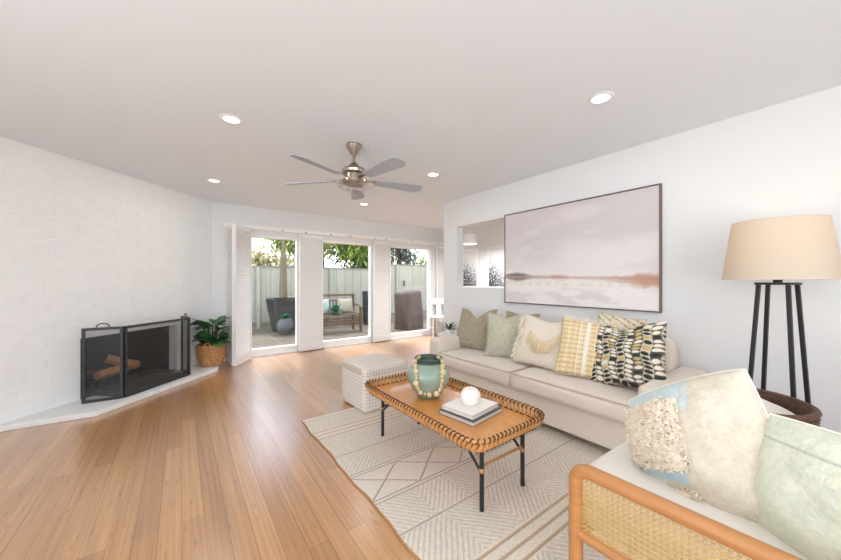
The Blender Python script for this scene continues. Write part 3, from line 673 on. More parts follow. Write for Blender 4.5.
def plaid(u, v):
    c = C(226, 202, 156); 
    if (u * 4.2 + 10) % 1 < .22: c = lerp(c, C(240, 228, 200), .85)
    if (u * 12 + .3) % 1 < .25: c = lerp(c, C(206, 166, 100), .6)
    if (v * 6) % 1 < .3: c = lerp(c, C(204, 164, 102), .55)
    if (v * 18) % 1 < .35: c = lerp(c, C(238, 222, 186), .5)
    if abs(u + .05) < .07 or abs(u + .3) < .03: c = C(240, 232, 214)
    if u > .9: c = C(220, 212, 196)
    return c
th, m, idx, n = pillow('throw_pillow', 'yellow and cream plaid throw pillow with a fringed side, right of the tasselled one', (2.60, 1.31, S0 - .005), (R(-22), R(5), R(-90 + 20)), .46, .49, .17, plaid, seed=9, chop=.0)
strands(th, [tuple(m.v[idx[(-1, i, n)]]) for i in range(2, n - 1)], .03, .003, 'creamfab', 'edge_fringe', (0, -.1, 1), 4)
strands(th, [tuple(m.v[idx[(-1, i, 0)]]) for i in range(2, n - 1)], .03, .003, 'creamfab', 'edge_fringe', (0, -.6, -.25), 4)
def bwcream(u, v): return C(92, 84, 74) if (v * 5 + u * 2) % 1 < .16 else C(222, 208, 180)
pillow('throw_pillow', 'cream pillow with thin dark stripes peeking out behind the plaid and black patterned pillows', (2.79, 1.20, S0 + .04), (R(-14), R(8), R(-90 + 10)), .34, .48, .12, bwcream, seed=12)
NC = 9.0
def chcell(u, v):
    cu = (u + 1) / 2 * NC + .16 * math.sin(v * 8 + u * 3) + .1 * v; ci = int(math.floor(cu)); fu = cu - ci
    rv = 17 if ci % 3 == 0 else 14; sv = (v + 1) / 2 * rv + (ci % 2) * .5 + .35 * (fu - .5) * (1 if ci % 2 else -1) + .25 * math.sin(ci * 2.1 + v * 6); si = int(math.floor(sv)); return ci, fu, si, sv - si
def chunk(u, v):
    ci, fu, si, fv = chcell(u, v); q = ((fu - .5) / .46) ** 2 + ((fv - .5) / .40) ** 2
    rnd = random.Random(ci * 131 + si * 7 + 5).random(); dark = [.9, .12, .8, .15, .92, .1, .25, .85, .3, .95][ci % 10]
    inside = C(48, 50, 50) if rnd < dark else (C(232, 224, 204) if rnd < .92 else C(196, 172, 116))
    gap = C(206, 196, 172) if dark > .5 else C(92, 86, 76)
    if ci == 6: inside = C(196, 176, 120) if rnd > .5 else inside
    return lerp(inside, gap, sm(.75, 1.15, q))
def chunkd(u, v):
    ci, fu, si, fv = chcell(u, v); return .012 * max(0, 1 - ((fu - .5) / .55) ** 2) * (.4 + .6 * max(0, 1 - ((fv - .5) / .55) ** 2))
pillow('throw_pillow', 'chunky woven black and cream throw pillow at the right end of the sofa', (2.60, 1.005, S0 + .0), (R(-22), R(-8), R(-90 - 2)), .52, .50, .20, chunk, dispfn=chunkd, n=150, seed=4, chop=.05, edge=False)

# ------------------------------------------------------------------ coffee table
ct = thing('coffee_table', 'low honey rattan coffee table with woven rim and black legs on the rug', 'coffee table', (1.458, 1.712, RZ), R(.5))
TW, TL, TH = .28, .58, .385
def rrect(hx, hy, r, z, step=.033):
    pts = []; per = []
    for cx_, cy_, a0 in ((hx - r, -hy + r, -90), (hx - r, hy - r, 0), (-hx + r, hy - r, 90), (-hx + r, -hy + r, 180)):
        for k in range(9): a = R(a0 + 90 * k / 8); per.append(Vector((cx_ + r * math.cos(a), cy_ + r * math.sin(a), z)))
    per.append(per[0].copy()); ds = [0]
    for i in range(1, len(per)): ds.append(ds[-1] + (per[i] - per[i - 1]).length)
    nn = int(ds[-1] / step); out = []; k = 0
    for i in range(nn):
        s_ = ds[-1] * i / nn
        while ds[k + 1] < s_: k += 1
        out.append(per[k].lerp(per[k + 1], (s_ - ds[k]) / (ds[k + 1] - ds[k])))
    return out
m = MB(); pr_ = rrect(TW - .015, TL - .015, .06, 0, .05); m.prism([(p.x, p.y) for p in pr_], TH - .02, TH); m.build('table_top', M['tabletop'], ct, bevel=.003)
lo = rrect(TW - .004, TL - .004, .065, TH - .022); hi = rrect(TW + .028, TL + .028, .095, TH + .036); n = min(len(lo), len(hi))
lo = rrect(TW - .004, TL - .004, .065, TH - .022, .0331); 
def even(hx, hy, r, z, n):
    P_ = rrect(hx, hy, r, z, .004); return [P_[int(len(P_) * i / n)] for i in range(n)]
n = 112; lo = even(TW + .0, TL + .0, .065, TH - .022, n); hi = even(TW + .03, TL + .03, .095, TH + .036, n)
m = MB(); m.tube([tuple(p) for p in lo], .009, 6, closed=True); m.tube([tuple(p) for p in hi], .009, 6, closed=True)
for i in range(n):       # overlapping woven loops between the two poles
    a, b = lo[i], hi[(i + 1) % n]; a2, b2 = lo[(i + 1) % n], hi[i]
    out = Vector((a.x, a.y, 0)).normalized() * .012
    mid = (a + b) / 2 + out
    m.tube([tuple(a), tuple(mid), tuple(b)], .0115, 6)
m.build('woven_rim', M['rattan'], ct, smooth=70)
def helix(ring, rad, r, turns, name, nseg=8):
    # one continuous dark cane wound round a pole of the rim
    m = MB(); L_ = len(ring); tot = turns * nseg; pts = []
    for i in range(tot):
        f_ = i / tot * L_; k = int(f_) % L_; p = ring[k].lerp(ring[(k + 1) % L_], f_ - int(f_)); tg = (ring[(k + 1) % L_] - ring[k]).normalized(); nn = Vector((tg.y, -tg.x, 0)); a = 2 * PI * i / nseg
        pts.append(tuple(p + nn * rad * math.cos(a) + Vector((0, 0, rad * math.sin(a)))))
    m.tube(pts, r, 5, closed=True); return m.build(name, M['binding'], ct, smooth=70)
helix(hi, .0125, .0042, n, 'rim_binding'); helix(lo, .012, .0034, n, 'rim_binding')
m = MB(); inn = even(TW - .02, TL - .02, .055, TH, 300)
m.tube([(p.x, p.y, TH + .0055 * math.sin(2 * PI * i / 4 + .78)) for i, p in enumerate(inn)], .0045, 5, closed=True); m.build('inner_stitching', M['binding'], ct, smooth=60)
LX, LY = .178, .52
for sx in (-1, 1):
    for sy in (-1, 1):
        lg = MB().tube([(sx * LX, sy * LY, 0), (sx * LX, sy * LY, TH - .021)], .0125, 12).build('leg', M['black'], ct, smooth=50)
        MB().lathe([(.0128, -.012), (.0145, -.01), (.0145, .01), (.0128, .012)], 14, Matrix.Translation((sx * LX, sy * LY, .215)), cap=False).build('wrap', M['tan'], lg, smooth=40)
        MB().tube([(sx * LX, sy * (LY - .008), .205), (sx * LX, sy * (LY - .19), TH - .022)], .008, 8).build('brace', M['black'], ct, smooth=50)
for sy in (-1, 1): MB().tube([(-LX + .012, sy * LY, .235), (LX - .012, sy * LY, .235)], .0075, 8).build('cross_bar', M['black' if sy > 0 else 'tan'], ct, smooth=50)
TZ = RZ + TH + .0005

# vase with bead garland
VX, VY = 1.452, 1.868
va = thing('ceramic_vase', 'bulbous sage green glazed vase on the coffee table', 'vase', (VX, VY, TZ))
prof = [(.001, 0), (.078, 0), (.086, .012), (.12, .06), (.15, .115), (.157, .155), (.148, .19), (.118, .222), (.09, .237), (.088, .255), (.098, .268), (.104, .276), (.1, .281), (.088, .276), (.078, .25), (.08, .235), (.11, .21), (.135, .17), (.13, .1), (.06, .02), (.001, .018)]
MB().lathe(prof, 56).build('body', M['vase'], va, smooth=60)
MB().lathe([(.0885, .2375), (.0895, .2405), (.0895, .256), (.099, .268), (.105, .276), (.1, .2825), (.087, .277), (.0775, .25), (.0777, .249), (.087, .2755), (.1, .281)], 56, cap=False).build('lip', M['vasedark'], va, smooth=60)
gd = thing('bead_garland', 'garland of pale wooden beads draped over the green vase', 'garland', (VX, VY, TZ))
def vrad(z):
    pr2 = prof[1:13]
    for (r0, z0), (r1, z1) in zip(pr2, pr2[1:]):
        if z0 <= z <= z1 and z1 > z0: return r0 + (r1 - r0) * (z - z0) / (z1 - z0)
    return .1
va_c = math.atan2(-VY, -VX); pts = []; N_ = 25
for k in range(N_):
    t = -1 + 2 * k / (N_ - 1); a = va_c + R(4) + t * R(50) * (1 - .0 * abs(t)); z = .045 + .24 * abs(t) ** 2.6 
    a = va_c + R(3) + R(47) * math.copysign(abs(t) ** .55, t)
    pts.append((a, z, t))
# even spacing by arc length
def gpt(t):
    z = .052 + .222 * (abs(t) ** 2.4); hw = .082 * math.sin(min(1, abs(t) * 1.25) * PI / 2) ** .8
    r = vrad(z); a = va_c + R(2) + math.copysign(math.asin(min(.95, hw / r)), t); return Vector((math.cos(a), math.sin(a), 0)), r, z
sizes = [.0085, .008, .012, .0085, .013, .009, .008, .0155, .009, .007, .012, .008, .013, .0165, .012, .008, .007, .010, .0085, .016, .009, .013, .008, .009]
cs = []; tp = [-1 + 2 * i / 400 for i in range(401)]; P3 = [gpt(t) for t in tp]; arc = [0]
pos = [d * (r) + Vector((0, 0, z)) for d, r, z in P3]
for i in range(1, 401): arc.append(arc[-1] + (pos[i] - pos[i - 1]).length)
tot = sum(sizes) * 2; sc_b = arc[-1] / tot; s_ = 0; line = []
for k, sz in enumerate(sizes):
    sz *= sc_b; s_ += sz; i = min(range(401), key=lambda q: abs(arc[q] - s_)); d, r, z = P3[i]
    c = d * (r + sz * .97 + .001) + Vector((0, 0, z)); line.append(tuple(c)); MB().sphere(c, sz * .97, 14, 8).build('bead', M['bead'], gd, smooth=180); s_ += sz
d, r, z = P3[0]; e0 = d * .085 + Vector((0, 0, .292)); d, r, z = P3[-1]; e1 = d * .085 + Vector((0, 0, .292))
MB().tube([tuple(Vector(line[0]) * 1)] + [tuple(p) for p in line[1:]], .002, 5).build('string', M['cord'], gd)
for e, l0 in ((e0, line[0]), (e1, line[-1])):
    MB().tube([l0, tuple(Vector(l0).lerp(e, .5) + Vector((0, 0, .008))), tuple(e)], .005, 6).build('rope_end', M['cord'], gd, smooth=60)
    MB().sphere(e, .013, 10, 6).build('knot', M['cord'], gd, smooth=180)
# books
def book(loc, rz, w, d, h, mt, label):
    t = thing('book', label, 'book', loc, rz, 'books stacked on the coffee table'); c = .0022
    m = MB(); m.box(-w / 2, w / 2, -d / 2, d / 2, 0, c); m.box(-w / 2, w / 2, -d / 2, d / 2, h - c, h); m.box(w / 2 - c, w / 2, -d / 2, d / 2, c, h - c); m.build('cover', M[mt], t, bevel=.0008)
    MB().box(-w / 2 + .004, w / 2 - c - .0002, -d / 2 + .004, d / 2 - .004, c + .0001, h - c - .0001).build('pages', M['page'], t)
book((1.478, 1.462, TZ), R(98), .265, .31, .026, 'bookd', 'charcoal hardback book at the bottom of the stack on the coffee table')
book((1.486, 1.474, TZ + .0265), R(99), .235, .28, .026, 'bookw', 'white hardback book on top of the charcoal one')
cn = thing('round_candle_holder', 'round white ceramic candle holder on top of the books', 'candle holder', (1.482, 1.47, TZ + .053))
MB().lathe([(.001, 0), (.034, 0), (.05, .01), (.061, .03), (.065, .05), (.061, .072), (.051, .088), (.038, .098), (.031, .101), (.028, .095), (.028, .06), (.001, .058)], 14).build('body', M['ceramic'], cn, smooth=24)
MB().lathe([(.001, .0585), (.0275, .0585), (.0275, .088), (.001, .089)], 18).build('wax', M['page'], cn, smooth=40)

# ------------------------------------------------------------------ side table and small plant beyond the sofa
sd = thing('round_side_table', 'small round white side table past the far end of the sofa', 'side table', (3.02, 3.40, 0))
MB().lathe([(.001, .47), (.17, .47), (.175, .48), (.175, .49), (.17, .497), (.001, .497)], 36).build('table_top', M['white'], sd, smooth=30)
MB().lathe([(.001, .012), (.018, .012), (.018, .469), (.001, .469)], 16).build('pole', M['white'], sd, smooth=40)
MB().lathe([(.001, 0), (.13, 0), (.13, .008), (.001, .014)], 30).build('base', M['white'], sd, smooth=30)
pp = thing('potted_succulent', 'small spiky green plant in a white pot past the left end of the sofa', 'plant', (3.02, 3.40, .4975))
MB().lathe([(.001, 0), (.04, 0), (.055, .06), (.05, .062), (.045, .055), (.001, .052)], 20).build('pot', M['white'], pp, smooth=40)
random.seed(4); m = MB()
for i in range(24): a = i * 2.4; el = .25 + .9 * (i / 24); leaf(m, (0, 0, .05), (math.cos(a) * math.cos(el), math.sin(a) * math.cos(el), math.sin(el)), .15, .024, .5, .2)
m.build('foliage', M['leaf'], pp, smooth=60)
# white dining chair
dc = thing('dining_chair', 'white wooden chair with open back near the last patio door', 'chair', (4.60, 5.50, 0), R(-30))
MB().sbox(-.21, .21, -.2, .2, .43, .47, .015, 6).build('seat', M['white'], dc, smooth=180)
for x in (-.18, .18):
    MB().tube([(x * 1.08, .21, 0), (x, .18, .45), (x * .98, .22, .82)], .014, 8).build('rear_leg', M['white'], dc, smooth=50)
    MB().tube([(x * 1.05, -.2, 0), (x, -.17, .43)], .014, 8).build('front_leg', M['white'], dc, smooth=50)
MB().sbox(-.185, .185, .205, .235, .70, .84, .012, 6).build('top_rail', M['white'], dc, smooth=180)
MB().box(-.05, .05, .2, .212, .47, .70, Matrix.Translation((0, -.0, 0))).build('back_splat', M['white'], dc, bevel=.003)
m = MB(); m.tube([(-.185, -.19, .2), (-.19, .2, .2)], .009, 6); m.tube([(.185, -.19, .2), (.19, .2, .2)], .009, 6); m.tube([(-.185, 0, .2), (.185, 0, .2)], .009, 6); m.build('stretcher', M['white'], dc, smooth=50)

# ------------------------------------------------------------------ floor lamp
LPX, LPY = 2.865, .285; LROT = -12
lp = thing('floor_lamp', 'floor lamp with a wide linen drum shade on four black legs by the wall', 'floor lamp', (LPX, LPY, 0), R(LROT))
MB().lathe([(.245, 1.243), (.2, 1.592), (.1985, 1.592), (.2435, 1.243)], 64, cap=False).build('lamp_shade', M['shade'], lp, smooth=50)
for z, r in ((1.245, .2442), (1.590, .1995)): MB().tube([(r * math.cos(2 * PI * k / 48), r * math.sin(2 * PI * k / 48), z) for k in range(48)], .0028, 6, closed=True).build('shade_trim', M['page'], lp, smooth=60)
for sx in (-1, 1):
    for sy in (-1, 1):
        m = MB(); a, b = .062, .12; h = .0095
        vs = [(sx * b + i * h, sy * b + j * h, 0) for i, j in ((-1, -1), (1, -1), (1, 1), (-1, 1))] + [(sx * a + i * h, sy * a + j * h, 1.212) for i, j in ((-1, -1), (1, -1), (1, 1), (-1, 1))]
        m.add(vs, [(3, 2, 1, 0), (4, 5, 6, 7), (0, 1, 5, 4), (1, 2, 6, 5), (2, 3, 7, 6), (3, 0, 4, 7)]); m.build('leg', M['black'], lp, bevel=.0015)
m = MB(); m.box(-.077, .077, -.077, -.05, 1.2125, 1.226); m.box(-.077, .077, .05, .077, 1.2125, 1.226); m.box(-.077, -.05, -.05, .05, 1.2125, 1.226); m.box(.05, .077, -.05, .05, 1.2125, 1.226); m.box(-.05, .05, -.013, .013, 1.2125, 1.226)
m.build('top_plate', M['black'], lp, bevel=.001)
MB().lathe([(.001, 1.2265), (.02, 1.2265), (.02, 1.25), (.013, 1.255), (.013, 1.33), (.018, 1.335), (.018, 1.37), (.001, 1.37)], 16).build('socket', M['black'], lp, smooth=40)
MB().sphere((0, 0, 1.415), .032, 16, 10, (1, 1, 1.25)).build('bulb', mat('warm_bulb', (1, .8, .5, 1), .5, emit=(1, .8, .55, 1), es=4), lp, smooth=180)
pt = bpy.data.lights.new('bulb_light', 'POINT'); pt.energy = LAMP_W; pt.color = (1, .68, .36); pt.shadow_soft_size = .04
po = bpy.data.objects.new('bulb_light', pt); COL.objects.link(po); po.parent = lp; po.location = (0, 0, 1.485)

# ------------------------------------------------------------------ tall dark basket with throw
BX, BY = 2.42, .35
db = thing('tall_wicker_basket', 'large dark brown woven basket between the sofa arm and the floor lamp', 'basket', (BX, BY, 0))
prof = [(.001, 0), (.17, 0), (.19, .05), (.215, .3), (.235, .58), (.243, .6), (.236, .612), (.222, .6), (.218, .58), (.2, .3), (.17, .02), (.001, .02)]
MB().lathe(prof, 48).build('basket_body', M['darkwicker'], db, smooth=50)
m = MB()
for i in range(25):
    z = .02 + i * .023; r = .18 + .055 * (z / .58) + .003; m.tube([((r + .003 * (1 if (k + i) % 2 else -1)) * math.cos(2 * PI * k / 48), (r + .003 * (1 if (k + i) % 2 else -1)) * math.sin(2 * PI * k / 48), z) for k in range(48)], .009, 5, closed=True)
m.tube([(.236 * math.cos(2 * PI * k / 48), .236 * math.sin(2 * PI * k / 48), .604) for k in range(48)], .015, 8, closed=True)
m.build('weave', M['darkwicker'], db, smooth=70)
# the throw: a folded cloth resting inside and lying over the rim
def cloth(name, label, rows, mt, cat, th=.012, sub=6):
    """rows: list of polylines (same length) forming a sheet"""
    nr, ncol = len(rows), len(rows[0]); m = MB()
    def cat_(p0, p1, p2, p3, t): return .5 * ((2 * p1) + (-p0 + p2) * t + (2 * p0 - 5 * p1 + 4 * p2 - p3) * t * t + (-p0 + 3 * p1 - 3 * p2 + p3) * t ** 3)
    def dense(P_):
        o = []
        for i in range(len(P_) - 1):
            p = [P_[max(i - 1, 0)], P_[i], P_[i + 1], P_[min(i + 2, len(P_) - 1)]]
            for k in range(sub): o.append(cat_(*p, k / sub))
        return o + [P_[-1]]
    g = [dense([Vector(p) for p in r]) for r in rows]; g2 = list(zip(*[dense(list(c)) for c in zip(*g)])); nr, ncol = len(g2), len(g2[0])
    vs = [tuple(p) for r in g2 for p in r]; fs = [(j * ncol + i, j * ncol + i + 1, (j + 1) * ncol + i + 1, (j + 1) * ncol + i) for j in range(nr - 1) for i in range(ncol - 1)]
    m.add(vs, fs); o = m.build(name, M[mt], smooth=180); s_ = o.modifiers.new('solid', 'SOLIDIFY'); s_.thickness = th; s_.offset = 0
    return tag(o, label, cat)
rows = []
for j in range(6):
    v = j / 5; ox = -.17 + .30 * v
    rows.append([(BX + ox + .02 * math.sin(j * 2.1), BY + .15 - .10 * k / 5 * 3.1 + .01 * math.sin(k * 3 + j), .52 + .055 * math.sin(PI * k / 5) + .022 * math.sin(j * 2.6 + k * .7) + .012 * v) for k in range(6)])
cloth('throw_blanket', 'white throw blanket folded loosely in the dark wicker basket', rows, 'throw', 'blanket')

# ------------------------------------------------------------------ cane armchair  local: x to the chair's side, front +y
ac = thing('cane_armchair', 'light oak armchair with cane webbed sides at the right edge of the photo', 'armchair', (1.44, .62, 0), R(0))
# outer sides at x=-.31 / +.31 ; front y=0, back y=-.66
def side_frame(x, name):
    w_ = .021; pts = []; zt = .575; r = .05
    path = [(x, -.022, RZ), (x, -.022, zt - r)] + [(x, -.022 - r + r * math.cos(a), zt - r + r * math.sin(a)) for a in [R(15 * k) for k in range(1, 7)]] + [(x, -.80, zt + .005), (x, -.86, zt + .0)]
    m = MB(); m.tube(path, .024, 12, flat=(1, .92)); fr = m.build(name, M['oak'], ac, smooth=60)
    MB().tube([(x, -.04, .345), (x, -.84, .345)], .019, 10).build('lower_rail', M['oak'], ac, smooth=50)
    c = MB(); y0, y1, z0, z1 = -.045, -.835, .362, .556; st = .0165; g = .0011; x_ = x
    def strip(a, b, wd=.0016): c.tube([a, b], wd, 4)
    ny_ = int((y0 - y1) / st); nz_ = int((z1 - z0) / st)
    for i in range(ny_ + 1):
        y = y0 - i * st
        for dy in (-.0018, .0018): strip((x_ + .0012, y + dy, z0), (x_ + .0012, y + dy, z1), .0011)
    for j in range(nz_ + 1):
        z = z0 + j * st
        for dz in (-.0018, .0018): strip((x_ - .0012, y0, z + dz), (x_ - .0012, y1, z + dz), .0011)
    L_ = y0 - y1; Hh = z1 - z0
    k = -Hh
    while k < L_:
        for sgn in (0, 1):
            a0 = max(0, k); a1 = min(L_, k + Hh); za, zb = a0 - k, a1 - k
            if sgn: strip((x_, y0 - a0, z1 - za), (x_, y0 - a1, z1 - zb), .0013)
            else: strip((x_, y0 - a0, z0 + za), (x_, y0 - a1, z0 + zb), .0013)
        k += st
    c.build('cane_webbing', M['cane'], ac)
side_frame(-.31, 'arm_frame'); side_frame(.31, 'arm_frame')
for x in (-.31, .31): MB().tube([(x, -.86, RZ), (x, -.86, .55), (x, -.95, .85)], .021, 10).build('rear_leg', M['oak'], ac, smooth=60)
MB().tube([(-.29, -.03, .335), (.29, -.03, .335)], .02, 10).build('front_rail', M['oak'], ac, smooth=60)
MB().tube([(-.31, -.95, .85), (.31, -.95, .85)], .021, 10).build('back_rail', M['oak'], ac, smooth=60)
m = MB()
for i in range(40): x = -.285 + i * .0146; m.tube([(x, -.855, .36), (x, -.95, .84)], .003, 4)
for i in range(32): t = i / 31; m.tube([(-.29, -.855 - .095 * t, .36 + .48 * t), (.29, -.855 - .095 * t, .36 + .48 * t)], .003, 4)
m.build('back_cane', M['cane'], ac)
MB().sbox(-.28, .28, -.84, .035, .352, .495, .04, 14, .018).build('seat_cushion', M['seatfab'], ac, smooth=180)

def tuftcol(u, v):
    c = lerp(C(208, 197, 176), C(220, 210, 192), .5 + .5 * nz3(u * 7, v * 7))
    if .52 < v < .98 and u < .25 and v > .52 + .25 * (u + 1) * 0: c = lerp(c, C(196, 214, 216), .85)
    if abs(v + .42 + .1 * u) < .10 and u < .0: c = lerp(c, C(178, 202, 210), .9)
    if abs(u - .14) < .012 : c = lerp(c, C(200, 190, 172), .6)
    return c
th, m, idx, n = pillow('throw_pillow', 'large cream throw pillow with shaggy tufts and pale blue stripes on the armchair', (1.44, .268, .445), (R(-12), R(-22), R(-98)), .42, .455, .26, tuftcol, n=60, wr=.012, seed=21, power=.5, poke=-.05, sag=.07, edgemat='creamfab', cat='pillow')
random.seed(9); tm = MB()
def tuftpatch(u0, u1, v0, v1, cnt, L=.02):
    for _ in range(cnt):
        u = random.uniform(u0, u1); v = random.uniform(v0, v1); i = int((u + 1) / 2 * n); j = int((v + 1) / 2 * n); p = Vector(m.v[idx[(-1, i, j)]])
        p += Vector((random.uniform(-.004, .004), 0, random.uniform(-.004, .004)))
        d = Vector((random.uniform(-.7, .7) + u * .5, -1, random.uniform(-.8, .5) + v * .3)).normalized()
        q = p + d * L * .6 + Vector((random.uniform(-.006, .006), 0, random.uniform(-.006, .006))); e = q + Vector((random.uniform(-.7, .7), -.3, random.uniform(-.9, .5))).normalized() * L * .5
        tm.tube([tuple(p), tuple(q), tuple(e)], [.0032, .003, .0022], 4)
tuftpatch(-.97, .10, -.28, .72, 3000); tuftpatch(-.97, .02, -.97, -.58, 1200)
tu = tm.build('shaggy_tufts', M['tuft'], th, smooth=180); tu['kind'] = 'stuff'
def greencol(u, v):
    c = lerp(C(208, 214, 192), C(226, 226, 206), .5 + .5 * nz3(u * 3, v * 3))
    for a in (-.45, .15, .62):
        if abs(v - a) < .014 or abs(u - a) < .014: c = lerp(c, C(168, 178, 160), .8)
    return c
pillow('throw_pillow', 'pale green window-pane check cushion at the right edge of the armchair', (1.345, -.01, .465), (R(-12), R(2), R(-112)), .46, .35, .24, greencol, n=60, wr=.010, seed=31, power=.5, poke=-.05, edge=True, edgemat='creamfab')

# ------------------------------------------------------------------ patio
GZ = -.1
pt_ = MB().box(-3, 9.5, YF + .12, 10.0, GZ - .1, GZ).build('patio_slab', M['patio']); struct(pt_); pt_.name = 'floor_patio'
jn = MB()
for x in (0.2, 1.7, 3.2, 4.7, 6.2, 7.7): jn.box(x - .008, x + .008, YF + .13, 9.99, GZ, GZ + .002)
for y in (7.3, 8.7): jn.box(-3, 9.4, y - .008, y + .008, GZ, GZ + .0021)
struct(jn.build('trim_patio', M['fencecap']))
struct(MB().box(-40, 50, 10.0, 60, GZ - .3, GZ - .02).build('ground_beyond', M['leafd']))
def fence(x0, x1, y, z1, label, bw_=.14, cap=True):
    t = thing('wooden_fence', label, 'fence', (x0, y, GZ)); m = MB(); x = 0; L = x1 - x0; k = 0
    while x < L - .01:
        m.box(x + .002, min(x + bw_, L) - .002, (k % 2) * .012, .03 + (k % 2) * .012, 0, z1 - GZ); x += bw_; k += 1
    m.build('boards', M['fence'], t)
    q = MB(); q.box(0, L, -.02, .065, z1 - GZ + .001, z1 - GZ + .04); q.build('top_rail', M['fencecap'], t)
    MB().box(0, L, -.05, -.001, .12, .2).build('bottom_rail', M['fencecap'], t)
    x = .5
    while x < L: MB().box(x - .045, x + .045, -.07, -.051, 0, z1 - GZ + .0).build('post', M['fence'], t); x += 2.1
    return t
fence(-3, 5.75, 9.93, 1.62, 'long pale painted board fence at the back of the patio')
f2 = fence(5.76, 9.4, 9.93, 1.80, 'taller pale fence section behind the brown grill cover', .3)
MB().box(.75, .80, -.1, -.052, 1.15, 1.35).build('latch', M['planter'], f2)
sf = thing('wooden_fence', 'side board fence closing the patio at the right', 'fence', (9.4, YF + .2, GZ))
MB().box(0, .03, 0, 4.0, 0, 1.9).build('boards', M['fence'], sf)
# planter with post-like trunk
tp_ = thing('square_planter', 'large charcoal tapered planter standing by the patio fence', 'planter', (2.16, 9.05, GZ), R(10))
m = MB(); a, b, h = .21, .33, .86
vs = [(i * a, j * a, 0) for i, j in ((-1, -1), (1, -1), (1, 1), (-1, 1))] + [(i * b, j * b, h) for i, j in ((-1, -1), (1, -1), (1, 1), (-1, 1))] + [(i * (b - .03), j * (b - .03), h) for i, j in ((-1, -1), (1, -1), (1, 1), (-1, 1))] + [(i * (b - .04), j * (b - .04), h - .06) for i, j in ((-1, -1), (1, -1), (1, 1), (-1, 1))]
m.add(vs, [(3, 2, 1, 0)] + [(r * 4 + i, r * 4 + (i + 1) % 4, r * 4 + 4 + (i + 1) % 4, r * 4 + 4 + i) for r in range(3) for i in range(4)] + [(12, 13, 14, 15)])
m.build('body', M['planter'], tp_, bevel=.01)
tr = thing('palm_trunk', 'tall bare tapering trunk rising out of the charcoal planter', 'tree', (2.16, 9.05, GZ + .81))
MB().tube([(0, 0, 0), (.0, 0, .5), (.01, 0, 1.2), (.0, 0, 1.62)], [.11, .095, .07, .03], 12).build('trunk', M['trunk'], tr, smooth=60)
random.seed(6); m = MB()
for i in range(90):
    a = random.uniform(0, 2 * PI); r = random.uniform(.12, .33); leaf(m, (r * math.cos(a), r * math.sin(a), .0), (math.cos(a) * .6, math.sin(a) * .6, .8), .2, .05, .8, .1)
m.build('underplanting', M['leafb'], tr, smooth=60)
pp2 = thing('ribbed_pot', 'small grey ribbed pot with a succulent in front of the charcoal planter', 'plant pot', (2.07, 8.45, GZ))
m = MB(); prof = [(.001, 0), (.12, 0)] + [(.13 + .07 * math.sin(PI * (i / 14) ** .9) + (.006 if i % 2 else 0), .02 + .38 * i / 14) for i in range(15)] + [(.11, .41), (.001, .4)]
m.lathe(prof, 28); m.build('body', M['pot'], pp2, smooth=30)
m = MB()
for i in range(26): a = i * 2.4; el = .3 + .8 * i / 26; leaf(m, (0, 0, .40), (math.cos(a) * math.cos(el), math.sin(a) * math.cos(el), math.sin(el)), .17, .06, .6, .2)
m.build('succulent', M['succ'], pp2, smooth=60)
st_ = thing('patio_stool', 'small cream slatted patio table right of the charcoal planter', 'table', (2.82, 8.95, GZ))
MB().box(-.28, .28, -.25, .25, .72, .77).build('table_top', M['cushion'], st_, bevel=.006)
for x in (-.24, .24):
    for y in (-.2, .2): MB().box(x - .025, x + .025, y - .025, y + .025, 0, .72).build('leg', M['cushion'], st_)
# bench
be = thing('garden_bench', 'brown wooden garden bench with open arms on the patio', 'bench', (3.22, 8.15, GZ), R(-3))
m = MB()
for i in range(5): m.box(-.62, .62, -.25 + i * .1, -.17 + i * .1, .44, .465)
m.build('seat_slats', M['bench'], be, bevel=.003)
m = MB(); m.box(-.62, .62, .26, .29, .92, .98)
m.box(-.62, .62, .26, .29, .80, .83); m.box(-.62, .62, .26, .29, .55, .59)
for i in range(14): m.box(-.58 + i * .088, -.555 + i * .088, .265, .285, .59, .80)
m.build('backrest', M['bench'], be, bevel=.003)
for i in range(3): MB().box(-.6, .6, -.275, -.255, .2 + i * .075, .25 + i * .075).build('apron_slat', M['bench'], be, bevel=.003)
for x in (-.62, .62):
    MB().box(x - .03, x + .03, -.29, -.23, 0, .66).build('front_leg', M['bench'], be, bevel=.004); MB().box(x - .03, x + .03, .25, .31, 0, .98).build('rear_leg', M['bench'], be, bevel=.004)
    MB().tube([(x, .27, .67), (x, 0, .70), (x, -.22, .68), (x, -.31, .62)], .025, 8).build('arm', M['bench'], be, smooth=60)
def opillow(x, col, label, sd): pillow('outdoor_cushion', label, (x, 8.22, GZ + .466), (R(-14), 0, 0), .42, .40, .13, lambda u, v: col, n=20, seed=sd, cat='cushion', group='cushions on the garden bench')
opillow(2.92, C(168, 180, 168), 'pale cushion at the left of the garden bench', 3); opillow(3.58, C(170, 160, 134), 'pale cushion at the right of the garden bench', 4)
gp = thing('leafy_potted_plant', 'bright green leafy plant in a low bowl on the garden bench', 'plant', (3.22, 8.06, GZ + .466))
MB().lathe([(.001, 0), (.08, 0), (.11, .06), (.1, .06), (.001, .05)], 20).build('bowl', M['pot'], gp, smooth=40)
m = MB(); random.seed(3)
for i in range(60): a = i * 2.4; el = random.uniform(.1, 1.3); leaf(m, (0, 0, .06), (math.cos(a) * math.cos(el), math.sin(a) * math.cos(el), math.sin(el)), random.uniform(.16, .28), .08, .7, .15)
m.build('foliage', M['succ'], gp, smooth=60)
up = thing('round_planter', 'tall dark round planter beside the garden bench', 'planter', (4.72, 9.0, GZ))
MB().lathe([(.001, 0), (.2, 0), (.24, .1), (.26, 1.02), (.23, 1.02), (.23, .9), (.001, .9)], 28).build('body', M['planter'], up, smooth=40)
